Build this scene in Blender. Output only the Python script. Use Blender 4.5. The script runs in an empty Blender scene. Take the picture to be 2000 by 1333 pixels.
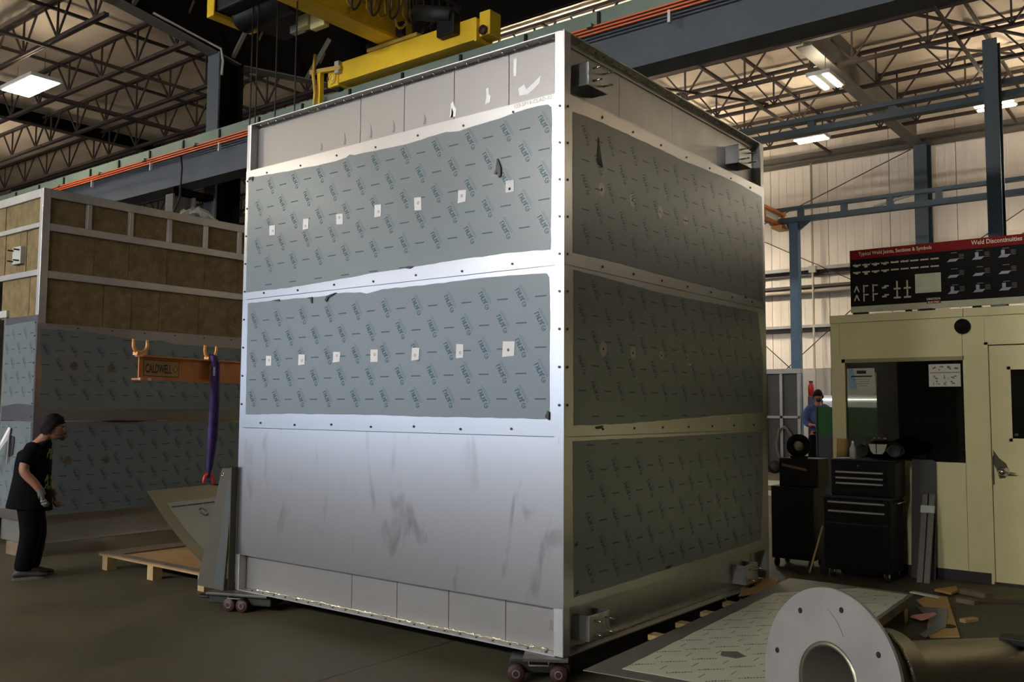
import bpy, bmesh, math, random
from mathutils import Vector, Matrix
random.seed(7)
PI = math.pi
S = bpy.context.scene
C = S.collection

# ------------------------------------------------------------------ camera, exposure, light
cd = bpy.data.cameras.new('camera'); cam = bpy.data.objects.new('camera', cd); C.objects.link(cam)
cd.sensor_width = 36.0; cd.lens = 1779.15 / 2000 * 36; cd.clip_end = 200
cr, cu, cf = Vector((0.78860188, 0.61487401, 0.00608484)), Vector((0.04040018, -0.06168407, 0.99727775)), Vector((-0.6135755, 0.78620928, 0.07348519))
cam.matrix_world = Matrix(((cr.x, cu.x, -cf.x, 3.25705), (cr.y, cu.y, -cf.y, -4.70182), (cr.z, cu.z, -cf.z, 1.68), (0, 0, 0, 1)))
S.camera = cam
S.view_settings.view_transform = 'Standard'; S.view_settings.look = 'None'
S.view_settings.gamma = 1; S.view_settings.use_curve_mapping = False
S.view_settings.exposure = 0.0
w = bpy.data.worlds.new('sky'); S.world = w; w.use_nodes = True
w.node_tree.nodes['Background'].inputs[0].default_value = (0.66, 0.78, 1.0, 1)   # open sky, seen only through the long window band of the front wall
w.node_tree.nodes['Background'].inputs[1].default_value = 2.9
LAMP = 32.0            # radiance of the ceiling fixtures' lenses
pd = bpy.data.lights.new('window_band_portal', 'AREA'); pd.shape = 'RECTANGLE'; pd.size = 25.0; pd.size_y = 6.0
pd.cycles.is_portal = True
po = bpy.data.objects.new('window_band_portal', pd); C.objects.link(po)
po.location = (-20.75, -20.0, 3.8); po.rotation_euler = (PI / 2, 0, 0)

# ------------------------------------------------------------------ materials
def mat(name, col, rough=0.6, metal=0.0, var=0.0, scale=4.0, rvar=0.0, bump=0.0, bscale=60.0, stretch=(1, 1, 1), emit=None, spec=0.5, trans=0.0, alpha=1.0, col2=None):
    m = bpy.data.materials.new(name); m.use_nodes = True
    nt = m.node_tree; b = nt.nodes['Principled BSDF']
    b.inputs['Base Color'].default_value = (*col, 1); b.inputs['Roughness'].default_value = rough
    b.inputs['Metallic'].default_value = metal; b.inputs['Specular IOR Level'].default_value = spec
    if trans: b.inputs['Transmission Weight'].default_value = trans
    if alpha < 1: b.inputs['Alpha'].default_value = alpha
    if emit:
        b.inputs['Emission Color'].default_value = (*emit[0], 1); b.inputs['Emission Strength'].default_value = emit[1]
    if var or rvar or col2:
        tc = nt.nodes.new('ShaderNodeTexCoord'); mp = nt.nodes.new('ShaderNodeMapping'); mp.inputs['Scale'].default_value = stretch
        nz = nt.nodes.new('ShaderNodeTexNoise'); nz.inputs['Scale'].default_value = scale; nz.inputs['Detail'].default_value = 3; nz.inputs['Roughness'].default_value = 0.6
        nt.links.new(tc.outputs['Object'], mp.inputs[0]); nt.links.new(mp.outputs[0], nz.inputs['Vector'])
        if var or col2:
            cr_ = nt.nodes.new('ShaderNodeValToRGB')
            c2 = col2 if col2 else tuple(max(0, c * (1 - var)) for c in col)
            c1 = col if col2 else tuple(min(1, c * (1 + var)) for c in col)
            cr_.color_ramp.elements[0].position = 0.32; cr_.color_ramp.elements[1].position = 0.68
            cr_.color_ramp.elements[0].color = (*c2, 1); cr_.color_ramp.elements[1].color = (*c1, 1)
            nt.links.new(nz.outputs['Fac'], cr_.inputs[0]); nt.links.new(cr_.outputs[0], b.inputs['Base Color'])
        if rvar:
            mr = nt.nodes.new('ShaderNodeMapRange'); mr.inputs[1].default_value = 0.3; mr.inputs[2].default_value = 0.7
            mr.inputs[3].default_value = max(0.03, rough - rvar); mr.inputs[4].default_value = min(1, rough + rvar)
            nt.links.new(nz.outputs['Fac'], mr.inputs[0]); nt.links.new(mr.outputs[0], b.inputs['Roughness'])
    if bump:
        tc = nt.nodes.new('ShaderNodeTexCoord'); nz = nt.nodes.new('ShaderNodeTexNoise'); nz.inputs['Scale'].default_value = bscale; nz.inputs['Detail'].default_value = 1.0
        bp = nt.nodes.new('ShaderNodeBump'); bp.inputs['Strength'].default_value = bump; bp.inputs['Distance'].default_value = 0.02
        nt.links.new(tc.outputs['Object'], nz.inputs['Vector']); nt.links.new(nz.outputs['Fac'], bp.inputs['Height']); nt.links.new(bp.outputs[0], b.inputs['Normal'])
    return m

M = {}
M['stainless'] = mat('stainless_sheet', (0.47, 0.47, 0.47), 0.276, 1.0, var=0.04, scale=0.9, rvar=0.0, bump=0.05, bscale=2.2)
def smudged():
    m = mat('stainless_sheet_smudged', (0.52, 0.515, 0.51), 0.276, 1.0, var=0.01, rvar=0.0, scale=1.7, bump=0.03, bscale=1.5)
    nt = m.node_tree; b = nt.nodes['Principled BSDF']; N = nt.nodes.new; tc = N('ShaderNodeTexCoord')
    def noise(scale, st, lo, hi, off):
        mp = N('ShaderNodeMapping'); mp.inputs['Scale'].default_value = st; mp.inputs['Location'].default_value = off
        nz = N('ShaderNodeTexNoise'); nz.inputs['Scale'].default_value = scale; nz.inputs['Detail'].default_value = 2.5; nz.inputs['Distortion'].default_value = 0.6
        mr = N('ShaderNodeMapRange'); mr.inputs[1].default_value = lo; mr.inputs[2].default_value = hi
        nt.links.new(tc.outputs['Object'], mp.inputs[0]); nt.links.new(mp.outputs[0], nz.inputs['Vector']); nt.links.new(nz.outputs['Fac'], mr.inputs[0]); return mr.outputs[0]
    a = noise(2.6, (2.2, 1, 0.75), 0.58, 0.68, (3.1, 0, 1.7)); c = noise(0.9, (1, 1, 1.2), 0.42, 0.60, (0.4, 0, 5.2))
    mu = N('ShaderNodeMath'); mu.operation = 'MULTIPLY'; nt.links.new(a, mu.inputs[0]); nt.links.new(c, mu.inputs[1])
    mx = N('ShaderNodeMix'); mx.data_type = 'RGBA'; mx.inputs[6].default_value = (0.52, 0.515, 0.51, 1); mx.inputs[7].default_value = (0.36, 0.34, 0.33, 1)
    nt.links.new(mu.outputs[0], mx.inputs[0]); nt.links.new(mx.outputs[2], b.inputs['Base Color'])
    return m
M['stainless_low'] = smudged()
M['frame'] = mat('stainless_frame', (0.55, 0.55, 0.54), 0.42, 0.9, var=0.10, scale=3)
M['inner'] = mat('inner_liner_steel', (0.31, 0.30, 0.285), 0.36, 0.5, var=0.03, scale=1, rvar=0.015)
M['film'] = mat('protective_film', (0.172, 0.203, 0.213), 0.285, 0.08, var=0.03, scale=0.8, rvar=0.0, bump=0.02, bscale=2)
M['filmprint'] = mat('film_print_ink', (0.030, 0.080, 0.105), 0.35, 0.2)
M['filmprint2'] = mat('film_print_faint_ink', (0.11, 0.135, 0.15), 0.45)
M['screw'] = mat('dark_screw', (0.05, 0.045, 0.045), 0.4, 0.6)
M['paper'] = mat('white_paper', (0.72, 0.72, 0.72), 0.7)
M['smear'] = mat('white_paint_smear', (0.95, 0.95, 0.95), 0.5)
M['darkmark'] = mat('dark_smudge', (0.20, 0.19, 0.18), 0.6)
M['smudge'] = mat('hand_smudge', (0.40, 0.38, 0.37), 0.55, 0.7)
M['tear'] = mat('torn_film_underside', (0.015, 0.015, 0.017), 0.35)
M['weld'] = mat('weld_bead', (0.75, 0.70, 0.55), 0.25, 1.0, bump=0.6, bscale=120)
M['wool'] = mat('mineral_wool', (0.20, 0.148, 0.070), 0.95, var=0.22, scale=9, bump=0.6, bscale=40)
M['floor'] = mat('concrete_floor', (0.080, 0.070, 0.042), 0.62, var=0.22, scale=0.9, rvar=0.10, bump=0.05, bscale=30, spec=0.3)
M['deck'] = mat('roof_deck_facing', (0.72, 0.61, 0.49), 0.8, var=0.10, scale=0.6)
M['wallpanel'] = mat('beige_wall_panel', (0.78, 0.70, 0.60), 0.6, var=0.07, scale=1.0, stretch=(3, 1, 0.4))
M['wallgrey'] = mat('grey_wall_panel', (0.30, 0.29, 0.27), 0.7, var=0.06)
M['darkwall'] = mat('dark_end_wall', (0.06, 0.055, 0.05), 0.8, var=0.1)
M['joist'] = mat('joist_primer', (0.040, 0.026, 0.020), 0.7, var=0.1)
M['hubring'] = mat('dull_hub_ring', (0.16, 0.15, 0.14), 0.5)
M['rafter'] = mat('rafter_grey', (0.10, 0.096, 0.085), 0.6, var=0.08)
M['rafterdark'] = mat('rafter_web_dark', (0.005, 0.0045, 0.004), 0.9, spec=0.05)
M['screendark'] = mat('dark_screen_steel', (0.055, 0.056, 0.052), 0.7, var=0.1)
M['boarddark'] = mat('dark_grey_board', (0.075, 0.070, 0.062), 0.7)
M['channelgrey'] = mat('dull_channel_steel', (0.15, 0.14, 0.12), 0.6)
M['runway'] = mat('runway_grey_blue', (0.090, 0.102, 0.115), 0.6, var=0.08, scale=1.2, spec=0.15)
M['railgreen'] = mat('pale_green_rail', (0.16, 0.21, 0.165), 0.6, var=0.12, scale=2)
M['orange'] = mat('conductor_orange', (0.62, 0.12, 0.03), 0.5)
M['bluelat'] = mat('ladder_blue_paint', (0.035, 0.062, 0.085), 0.5)
M['blue'] = mat('steel_blue_paint', (0.060, 0.125, 0.205), 0.5, var=0.08)
M['bluenavy'] = mat('navy_rail_paint', (0.022, 0.040, 0.058), 0.6)
M['bluedark'] = mat('dark_teal_column_paint', (0.022, 0.043, 0.060), 0.5, var=0.08)
M['yellow'] = mat('crane_yellow', (0.85, 0.56, 0.025), 0.42, var=0.06)
M['palegrey'] = mat('pale_yellow_cover', (0.75, 0.68, 0.30), 0.5)
M['black'] = mat('black_rubber', (0.007, 0.007, 0.008), 0.5, spec=0.3)
M['blackgloss'] = mat('black_enamel', (0.004, 0.004, 0.0045), 0.35, spec=0.25)
M['cable'] = mat('yellow_cable', (0.55, 0.37, 0.06), 0.5)
M['cabledark'] = mat('dark_cable', (0.03, 0.025, 0.02), 0.5)
M['rope'] = mat('wire_rope', (0.05, 0.045, 0.04), 0.6, 0.5)
M['bom'] = mat('beam_orange', (0.52, 0.17, 0.025), 0.5, var=0.15, scale=6)
M['hook'] = mat('worn_orange_hook', (0.62, 0.30, 0.09), 0.45, 0.3, var=0.3, scale=20)
M['label'] = mat('label_tan', (0.40, 0.22, 0.05), 0.6)
M['ink'] = mat('black_ink', (0.008, 0.008, 0.008), 0.6)
M['sling'] = mat('purple_sling', (0.045, 0.020, 0.125), 0.85, var=0.35, scale=25, stretch=(1, 1, 0.3))
M['red'] = mat('red_clamp', (0.60, 0.035, 0.02), 0.4)
M['ply'] = mat('plywood', (0.36, 0.215, 0.085), 0.75, var=0.15, scale=5, stretch=(1, 6, 1))
M['wood'] = mat('pale_timber', (0.42, 0.30, 0.14), 0.75, var=0.15, scale=6, stretch=(6, 1, 1))
M['wooddark'] = mat('weathered_timber', (0.16, 0.12, 0.075), 0.8, var=0.2, scale=6)
M['booth'] = mat('booth_yellow_paint', (0.78, 0.71, 0.37), 0.55, var=0.06, scale=1.6)
M['boothdark'] = mat('booth_trim', (0.36, 0.31, 0.13), 0.55)
M['grime'] = mat('door_grime', (0.10, 0.085, 0.045), 0.7)
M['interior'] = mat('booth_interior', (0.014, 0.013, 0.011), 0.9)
M['basebd'] = mat('dark_baseboard', (0.018, 0.016, 0.014), 0.6)
M['chrome'] = mat('chrome', (0.75, 0.74, 0.70), 0.18, 1.0)
M['silver'] = mat('silver_plastic', (0.50, 0.50, 0.44), 0.3, 0.6)
M['signblack'] = mat('sign_black', (0.010, 0.009, 0.008), 0.6, spec=0.08)
M['signred'] = mat('sign_red', (0.20, 0.012, 0.010), 0.6, spec=0.08)
M['signtext'] = mat('sign_cream', (0.72, 0.66, 0.45), 0.6)
M['signcream'] = mat('sign_panel_cream', (0.50, 0.50, 0.33), 0.6, var=0.1, scale=10)
M['signgrey'] = mat('sign_steel_grey', (0.33, 0.34, 0.35), 0.5)
M['signdim'] = mat('sign_dim_text', (0.20, 0.19, 0.16), 0.6)
M['posterblue'] = mat('poster_blue', (0.26, 0.42, 0.50), 0.6)
M['poster'] = mat('poster_cream', (0.62, 0.60, 0.48), 0.6)
M['greenscreen'] = mat('welding_screen_green', (0.012, 0.075, 0.010), 0.6, spec=0.2)
M['purple'] = mat('purple_grey_cabinet', (0.060, 0.054, 0.085), 0.6)
M['skin'] = mat('skin', (0.30, 0.135, 0.075), 0.6)
M['hair'] = mat('black_hair', (0.005, 0.0045, 0.004), 0.75, spec=0.15)
M['shirt'] = mat('black_cotton', (0.0055, 0.0055, 0.006), 0.95, spec=0.08)
M['pants'] = mat('black_trousers', (0.0045, 0.0045, 0.005), 0.95, spec=0.08)
M['shoe'] = mat('dark_grey_shoe', (0.045, 0.042, 0.038), 0.7)
M['sole'] = mat('shoe_sole', (0.09, 0.085, 0.075), 0.7)
M['glove'] = mat('grey_work_glove', (0.11, 0.11, 0.10), 0.8)
M['glovewhite'] = mat('glove_mark', (0.55, 0.55, 0.5), 0.7)
M['shirtgreen'] = mat('shirt_print_green', (0.20, 0.27, 0.06), 0.7)
M['workblue'] = mat('blue_work_shirt', (0.065, 0.085, 0.20), 0.85, spec=0.1)
M['white'] = mat('white_paint', (0.78, 0.78, 0.80), 0.5)
M['cardboard'] = mat('cardboard', (0.46, 0.29, 0.095), 0.8, var=0.08, scale=5)
M['pink'] = mat('pink_paper', (0.95, 0.42, 0.36), 0.7)
M['ringsteel'] = mat('machined_flange_steel', (0.29, 0.28, 0.265), 0.50, 0.40, var=0.07, scale=5, rvar=0.06)
M['pipesteel'] = mat('brushed_pipe_steel', (0.27, 0.255, 0.19), 0.36, 0.85, var=0.12, scale=3, stretch=(1, 1, 8))
M['greysteel'] = mat('grey_mill_steel', (0.19, 0.185, 0.165), 0.5, 0.5, var=0.1)
M['plate'] = mat('olive_grey_plate', (0.062, 0.057, 0.038), 0.6, 0.1, var=0.1)
M['filmdark'] = mat('dull_film_strip', (0.055, 0.064, 0.062), 0.5)
M['sheetpale'] = mat('pale_bent_sheet', (0.27, 0.24, 0.16), 0.45, 0.25, var=0.06)
M['shaded_bore'] = mat('pipe_bore', (0.06, 0.055, 0.04), 0.75)  # dark colour stands in for the shade inside the pipe
M['dolly'] = mat('dolly_black_steel', (0.020, 0.020, 0.020), 0.55, 0.2, var=0.2)
M['dollytop'] = mat('dolly_top_plate', (0.10, 0.095, 0.08), 0.5, 0.5, var=0.2)
M['wheelred'] = mat('dark_red_wheel', (0.040, 0.011, 0.009), 0.55)
M['extred'] = mat('extinguisher_red', (0.55, 0.02, 0.02), 0.35)
M['glass'] = mat('window_glass', (0.75, 0.80, 0.72), 0.02, trans=1.0, spec=0.2)
M['plastic'] = mat('clear_plastic_wrap', (0.85, 0.85, 0.80), 0.15, trans=0.5)
M['bottle'] = mat('white_bottle', (0.55, 0.53, 0.45), 0.4)
M['tape'] = mat('pale_green_tape', (0.50, 0.58, 0.48), 0.6)
M['lens'] = mat('lamp_lens', (0.9, 0.9, 0.9), 0.4, emit=((1.0, 0.88, 0.66), LAMP))
M['fill_flood'] = mat('added_fill_lens', (0.9, 0.9, 0.9), 0.4, emit=((1.0, 0.965, 0.92), 230.0))  # for the added fill lights, no such lamps known there
M['lens_strong'] = mat('lamp_lens_high_output', (0.9, 0.9, 0.9), 0.4, emit=((1.0, 0.90, 0.72), LAMP * 6.0))
M['uplight'] = mat('added_deck_uplight', (0.9, 0.9, 0.9), 0.4, emit=((1.0, 0.85, 0.64), LAMP * 3.2))  # glow added on top of each fixture to brighten the roof deck
M['softglow'] = mat('soft_glow_strip', (0.9, 0.9, 0.9), 0.4, emit=((1.0, 0.97, 0.92), 4.0))
M['housing'] = mat('lamp_housing', (0.5, 0.5, 0.48), 0.5, 0.3)
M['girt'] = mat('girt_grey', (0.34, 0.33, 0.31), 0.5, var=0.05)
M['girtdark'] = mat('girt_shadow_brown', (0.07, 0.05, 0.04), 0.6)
M['conduit'] = mat('conduit_beige', (0.40, 0.35, 0.28), 0.5)

# ------------------------------------------------------------------ builders
class MB:
    """collects faces in world coordinates; build() links them as one object below a parent"""
    def __init__(s): s.v = []; s.f = []; s.sm = []
    def add(s, vs, fs, smooth=False):
        n = len(s.v); s.v += [tuple(v) for v in vs]
        for f in fs: s.f.append(tuple(i + n for i in f)); s.sm.append(smooth)
        return s
    def box(s, a, b):
        x0, y0, z0 = (min(a[i], b[i]) for i in range(3)); x1, y1, z1 = (max(a[i], b[i]) for i in range(3))
        return s.add([(x0, y0, z0), (x1, y0, z0), (x1, y1, z0), (x0, y1, z0), (x0, y0, z1), (x1, y0, z1), (x1, y1, z1), (x0, y1, z1)],
                     [(0, 3, 2, 1), (4, 5, 6, 7), (0, 1, 5, 4), (1, 2, 6, 5), (2, 3, 7, 6), (3, 0, 4, 7)])
    def bar(s, p, q, wx, wy, up=(0, 0, 1)):
        p, q = Vector(p), Vector(q); d = (q - p).normalized(); u = Vector(up)
        if abs(d.dot(u)) > 0.98: u = Vector((1, 0, 0))
        a = d.cross(u).normalized() * wx / 2; b = a.cross(d).normalized() * wy / 2
        vs = [p - a - b, p + a - b, p + a + b, p - a + b, q - a - b, q + a - b, q + a + b, q - a + b]
        return s.add(vs, [(0, 1, 2, 3), (7, 6, 5, 4), (0, 4, 5, 1), (1, 5, 6, 2), (2, 6, 7, 3), (3, 7, 4, 0)])
    def tube(s, pts, r, n=8, cap=True):
        pts = [Vector(p) for p in pts]; rs = r if isinstance(r, (list, tuple)) else [r] * len(pts)
        vs = []; ref = None
        for i, p in enumerate(pts):
            d = (pts[min(i + 1, len(pts) - 1)] - pts[max(i - 1, 0)]).normalized()
            if ref is None: ref = Vector((0, 0, 1)) if abs(d.z) < 0.9 else Vector((1, 0, 0))
            a = d.cross(ref).normalized(); b = a.cross(d).normalized(); ref = b
            for k in range(n):
                t = 2 * PI * k / n; vs.append(p + (a * math.cos(t) + b * math.sin(t)) * rs[i])
        fs = [(i * n + k, i * n + (k + 1) % n, (i + 1) * n + (k + 1) % n, (i + 1) * n + k) for i in range(len(pts) - 1) for k in range(n)]
        s.add(vs, fs, True)
        if cap:
            s.add(vs[:n], [tuple(range(n))]); s.add(vs[-n:], [tuple(reversed(range(n)))])
        return s
    def cyl(s, p, q, r, n=16): return s.tube([p, q], r, n)
    def lathe(s, c, axis, prof, n=32):
        """prof: (distance along axis, radius)"""
        c = Vector(c); ax = Vector(axis).normalized(); u = Vector((0, 0, 1)) if abs(ax.z) < 0.9 else Vector((1, 0, 0))
        a = ax.cross(u).normalized(); b = a.cross(ax).normalized(); vs = []
        for h, r in prof:
            for k in range(n):
                t = 2 * PI * k / n; vs.append(c + ax * h + (a * math.cos(t) + b * math.sin(t)) * r)
        fs = [(i * n + k, i * n + (k + 1) % n, (i + 1) * n + (k + 1) % n, (i + 1) * n + k) for i in range(len(prof) - 1) for k in range(n)]
        return s.add(vs, fs, True)
    def poly(s, pts, off):
        """flat outline with thickness: pts 3-D, off extrusion vector"""
        n = len(pts); o = Vector(off); vs = [Vector(p) for p in pts] + [Vector(p) + o for p in pts]
        return s.add(vs, [tuple(range(n)), tuple(range(2 * n - 1, n - 1, -1))] + [(i, i + n, (i + 1) % n + n, (i + 1) % n) for i in range(n)])
    def ell(s, c, r, n=14, m=10, rot=None):
        vs = []; c = Vector(c)
        for i in range(m + 1):
            ph = PI * i / m
            for k in range(n):
                t = 2 * PI * k / n; v = Vector((r[0] * math.sin(ph) * math.cos(t), r[1] * math.sin(ph) * math.sin(t), r[2] * math.cos(ph)))
                if rot: v = rot @ v
                vs.append(c + v)
        return s.add(vs, [(i * n + k, i * n + (k + 1) % n, (i + 1) * n + (k + 1) % n, (i + 1) * n + k) for i in range(m) for k in range(n)], True)
    def build(s, name, m, parent=None, kind=None, label=None, bevel=0.0, local=False):
        off = Vector((0, 0, 0))
        if parent is not None and not local:
            q = parent
            while q is not None: off += Vector(q.location); q = q.parent
        me = bpy.data.meshes.new(name)
        me.from_pydata([(v[0] - off.x, v[1] - off.y, v[2] - off.z) for v in s.v], [], s.f)
        me.polygons.foreach_set('use_smooth', s.sm)
        me.materials.append(m)
        bm = bmesh.new(); bm.from_mesh(me); bmesh.ops.remove_doubles(bm, verts=bm.verts, dist=1e-6); bmesh.ops.recalc_face_normals(bm, faces=bm.faces); bm.to_mesh(me); bm.free()
        o = bpy.data.objects.new(name, me); C.objects.link(o)
        if parent is not None: o.parent = parent
        if kind: o['kind'] = kind
        if label: o['label'] = label
        if bevel:
            b = o.modifiers.new('edge', 'BEVEL'); b.width = bevel; b.segments = 2; b.limit_method = 'ANGLE'
        return o

def thing(name, label, cat, loc=(0, 0, 0), rz=0.0, group=None):
    o = bpy.data.objects.new(name, None); C.objects.link(o); o.location = loc; o.rotation_euler = (0, 0, rz)
    o.empty_display_size = 0.2; o['label'] = label; o['category'] = cat
    if group: o['group'] = group
    return o
def tag(o, label, cat, group=None):
    o['label'] = label; o['category'] = cat
    if group: o['group'] = group
    return o
def structure(name, mb, m, label=None, parent=None):
    o = mb.build(name, m, parent)
    if parent is None: o['kind'] = 'structure'
    if label: o['label'] = label
    return o
def share(o, parent, loc, rot=(0, 0, 0)):
    c = o.copy(); C.objects.link(c); c.parent = parent; c.location = loc; c.rotation_euler = rot
    return c
def copy_tree(root, loc, rz=None, label=None):
    r = root.copy(); C.objects.link(r); r.location = loc
    if rz is not None: r.rotation_euler = (0, 0, rz)
    if label: r['label'] = label
    for ch in [o for o in bpy.data.objects if o.parent == root]:
        c = ch.copy(); C.objects.link(c); c.parent = r
        for g in [o for o in bpy.data.objects if o.parent == ch]:
            d = g.copy(); C.objects.link(d); d.parent = c
    return r
def text_mesh(txt, size, bold=0.0, extrude=0.0):
    cu_ = bpy.data.curves.new('t', 'FONT'); cu_.body = txt; cu_.size = size; cu_.offset = bold; cu_.extrude = extrude; cu_.resolution_u = 2
    o = bpy.data.objects.new('t', cu_); C.objects.link(o)
    dg = bpy.context.evaluated_depsgraph_get(); dg.update()
    me = bpy.data.meshes.new_from_object(o.evaluated_get(dg))
    vs = [v.co.copy() for v in me.vertices]; fs = [tuple(p.vertices) for p in me.polygons]
    bpy.data.objects.remove(o); bpy.data.curves.remove(cu_); bpy.data.meshes.remove(me)
    x0 = min(v.x for v in vs); x1 = max(v.x for v in vs)
    return vs, fs, x0, x1
def text_on(mb, txt, origin, right, up, height, width=None, bold=0.0):
    """flat lettering; origin = left end of the baseline, height = cap height"""
    vs, fs, x0, x1 = text_mesh(txt, 1.0, bold)
    k = height / 0.70; kx = width / (x1 - x0) if width else k
    o, r, u = Vector(origin), Vector(right), Vector(up)
    mb.add([o + r * ((v.x - x0) * kx) + u * (v.y * k) for v in vs], fs)
def quad(mb, o, r, u, x0, y0, x1, y1):
    o, r, u = Vector(o), Vector(r), Vector(u)
    mb.add([o + r * x0 + u * y0, o + r * x1 + u * y0, o + r * x1 + u * y1, o + r * x0 + u * y1], [(0, 1, 2, 3)])
# ------------------------------------------------------------------ the building
HX0, HX1, HY0, HY1, HZ = -36.0, 30.0, -20.0, 22.0, 9.95
structure('floor', MB().box((HX0, HY0, -0.3), (HX1, HY1, 0)), M['floor'])
jn = MB()
for y in (-2.6, 3.9, 10.4): jn.box((HX0, y - 0.004, -0.01), (HX1, y + 0.004, 0.0012))
for x in (-9.6, -1.2, 7.2): jn.box((x - 0.004, HY0, -0.01), (x + 0.004, HY1, 0.0012))
structure('trim_1', jn, M['basebd'], 'saw-cut joints in the concrete floor')
structure('ceiling', MB().box((HX0, HY0, HZ), (-13.05, HY1, HZ + 0.2)).box((-13.05, 10.3, HZ), (HX1, HY1, HZ + 0.2)), M['deck'])
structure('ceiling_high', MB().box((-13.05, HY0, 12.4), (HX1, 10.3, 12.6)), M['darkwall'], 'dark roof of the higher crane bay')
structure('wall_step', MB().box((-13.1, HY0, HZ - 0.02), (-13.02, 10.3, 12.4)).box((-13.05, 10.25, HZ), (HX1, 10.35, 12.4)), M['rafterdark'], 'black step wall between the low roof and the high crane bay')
# back wall: separate insulated panels with recessed joints
wb = structure('wall_back', MB().box((HX0, HY1 + 0.06, 0), (HX1, HY1 + 0.2, HZ)), M['girtdark'])
x = -18.0; k = 0
first = None
while x < 8:
    wp = MB().box((x + 0.008, HY1, 2.9), (x + 1.75 - 0.008, HY1 + 0.06, HZ))
    wp.build('wall_panel', M['wallpanel'], wb)
    for j in range(1, 5): pass
    MB().box((x + 0.01, HY1 - 0.02, 0), (x + 1.74, HY1 + 0.06, 2.89)).build('lower_panel', M['wallgrey'], wb)
    rb = MB()
    for j in range(1, 7): rb.box((x + j * 0.25 - 0.012, HY1 - 0.010, 2.9), (x + j * 0.25 + 0.012, HY1, HZ))
    rb.build('panel_rib', M['wallpanel'], wb, kind='stuff')
    x += 1.75
structure('wall_end', MB().box((HX0 - 0.2, HY0, 0), (HX0, HY1, HZ)), M['darkwall'])
structure('wall_far_end', MB().box((HX1, HY0, 0), (HX1 + 0.2, HY1, 12.5)), M['darkwall'])
structure('wall_front', MB().box((HX0, HY0 - 0.2, 0), (-33.0, HY0, HZ)).box((-8.5, HY0 - 0.2, 0), (HX1, HY0, 12.5)).box((-33.0, HY0 - 0.2, 6.8), (-8.5, HY0, 12.5)).box((-33.0, HY0 - 0.2, 0), (-8.5, HY0, 0.8)), M['wallgrey'], 'front wall with a long window band')

# wall girts and eave beam on the back wall
g = thing('wall_girt', 'grey steel girt, uppermost ledge on the cream back wall', 'girt', (-5, 21.9, 5.78))
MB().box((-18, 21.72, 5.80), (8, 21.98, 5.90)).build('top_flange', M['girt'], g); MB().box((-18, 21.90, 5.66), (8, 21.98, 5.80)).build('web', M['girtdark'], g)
g = thing('wall_girt', 'brown pipe rail below the uppermost ledge of the cream back wall', 'girt', (-5, 21.9, 5.28))
MB().box((-18, 21.72, 5.28), (8, 21.98, 5.36)).build('top_flange', M['girtdark'], g); MB().cyl((-18, 21.8, 5.18), (8, 21.8, 5.18), 0.06, 10).build('pipe', M['conduit'], g)
g = thing('wall_girt', 'grey steel girt behind the blue post, lowest ledge on the cream wall', 'girt', (-5, 21.9, 4.1))
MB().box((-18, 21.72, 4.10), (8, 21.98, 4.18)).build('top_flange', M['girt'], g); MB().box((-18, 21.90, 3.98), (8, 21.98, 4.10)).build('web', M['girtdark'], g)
g = thing('eave_beam', 'dark eave strut along the top of the cream back wall', 'beam', (-5, 21.7, 9.05))
MB().box((-18, 21.5, 9.0), (8, 21.9, 9.06)).build('bottom_flange', M['rafter'], g); MB().box((-18, 21.66, 9.06), (8, 21.72, 9.3)).build('web', M['rafter'], g)
pc = MB().tube([(-6.15, 21.75, 9.0), (-6.15, 21.75, 2.9), (-6.1, 21.75, 0.5)], 0.035, 8).box((-6.25, 21.68, 5.72), (-6.05, 21.82, 5.92))
tag(pc.build('wall_conduit', M['conduit']), 'thin vertical conduit pipe running down the cream back wall', 'pipe')
br = thing('rod_brace', 'thin crossed steel rod bracing in front of the cream back wall', 'brace', (-4, 21.6, 4.5))
for p, q in [((-7.6, 21.6, 7.3), (-3.3, 21.6, 8.9)), ((-8.0, 21.6, 7.0), (-3.3, 21.6, 4.5)), ((-8.2, 21.55, 4.2), (-6.8, 21.55, 2.9)), ((-6.9, 21.55, 2.9), (-3.3, 21.6, 6.0)), ((-2.75, 21.6, 5.5), (1.5, 21.6, 8.2)), ((-2.75, 21.6, 4.9), (1.5, 21.6, 7.6))]:
    MB().cyl(p, q, 0.014, 6).build('rod', M['girtdark'], br)

def column_h(name, label, x, y, z0, z1, w, d, m, t=0.03):
    """H-section: flanges face -Y/+Y"""
    o = thing(name, label, 'column', (x, y, z0))
    MB().box((x - w / 2, y - d / 2, z0), (x + w / 2, y - d / 2 + t, z1)).build('flange', m, o)
    MB().box((x - w / 2, y + d / 2 - t, z0), (x + w / 2, y + d / 2, z1)).build('flange', m, o)
    MB().box((x - t / 2, y - d / 2 + t, z0), (x + t / 2, y + d / 2 - t, z1)).build('web', m, o)
    return o
column_h('wall_column', 'dark steel wall column behind the weld chart', -3.02, 21.65, 0, 9.1, 0.34, 0.5, M['bluedark'])
column_h('crane_column', 'dark blue steel column rising behind the weld chart', -0.10, 15.0, 0, 9.0, 0.26, 0.36, M['bluedark'])
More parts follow.
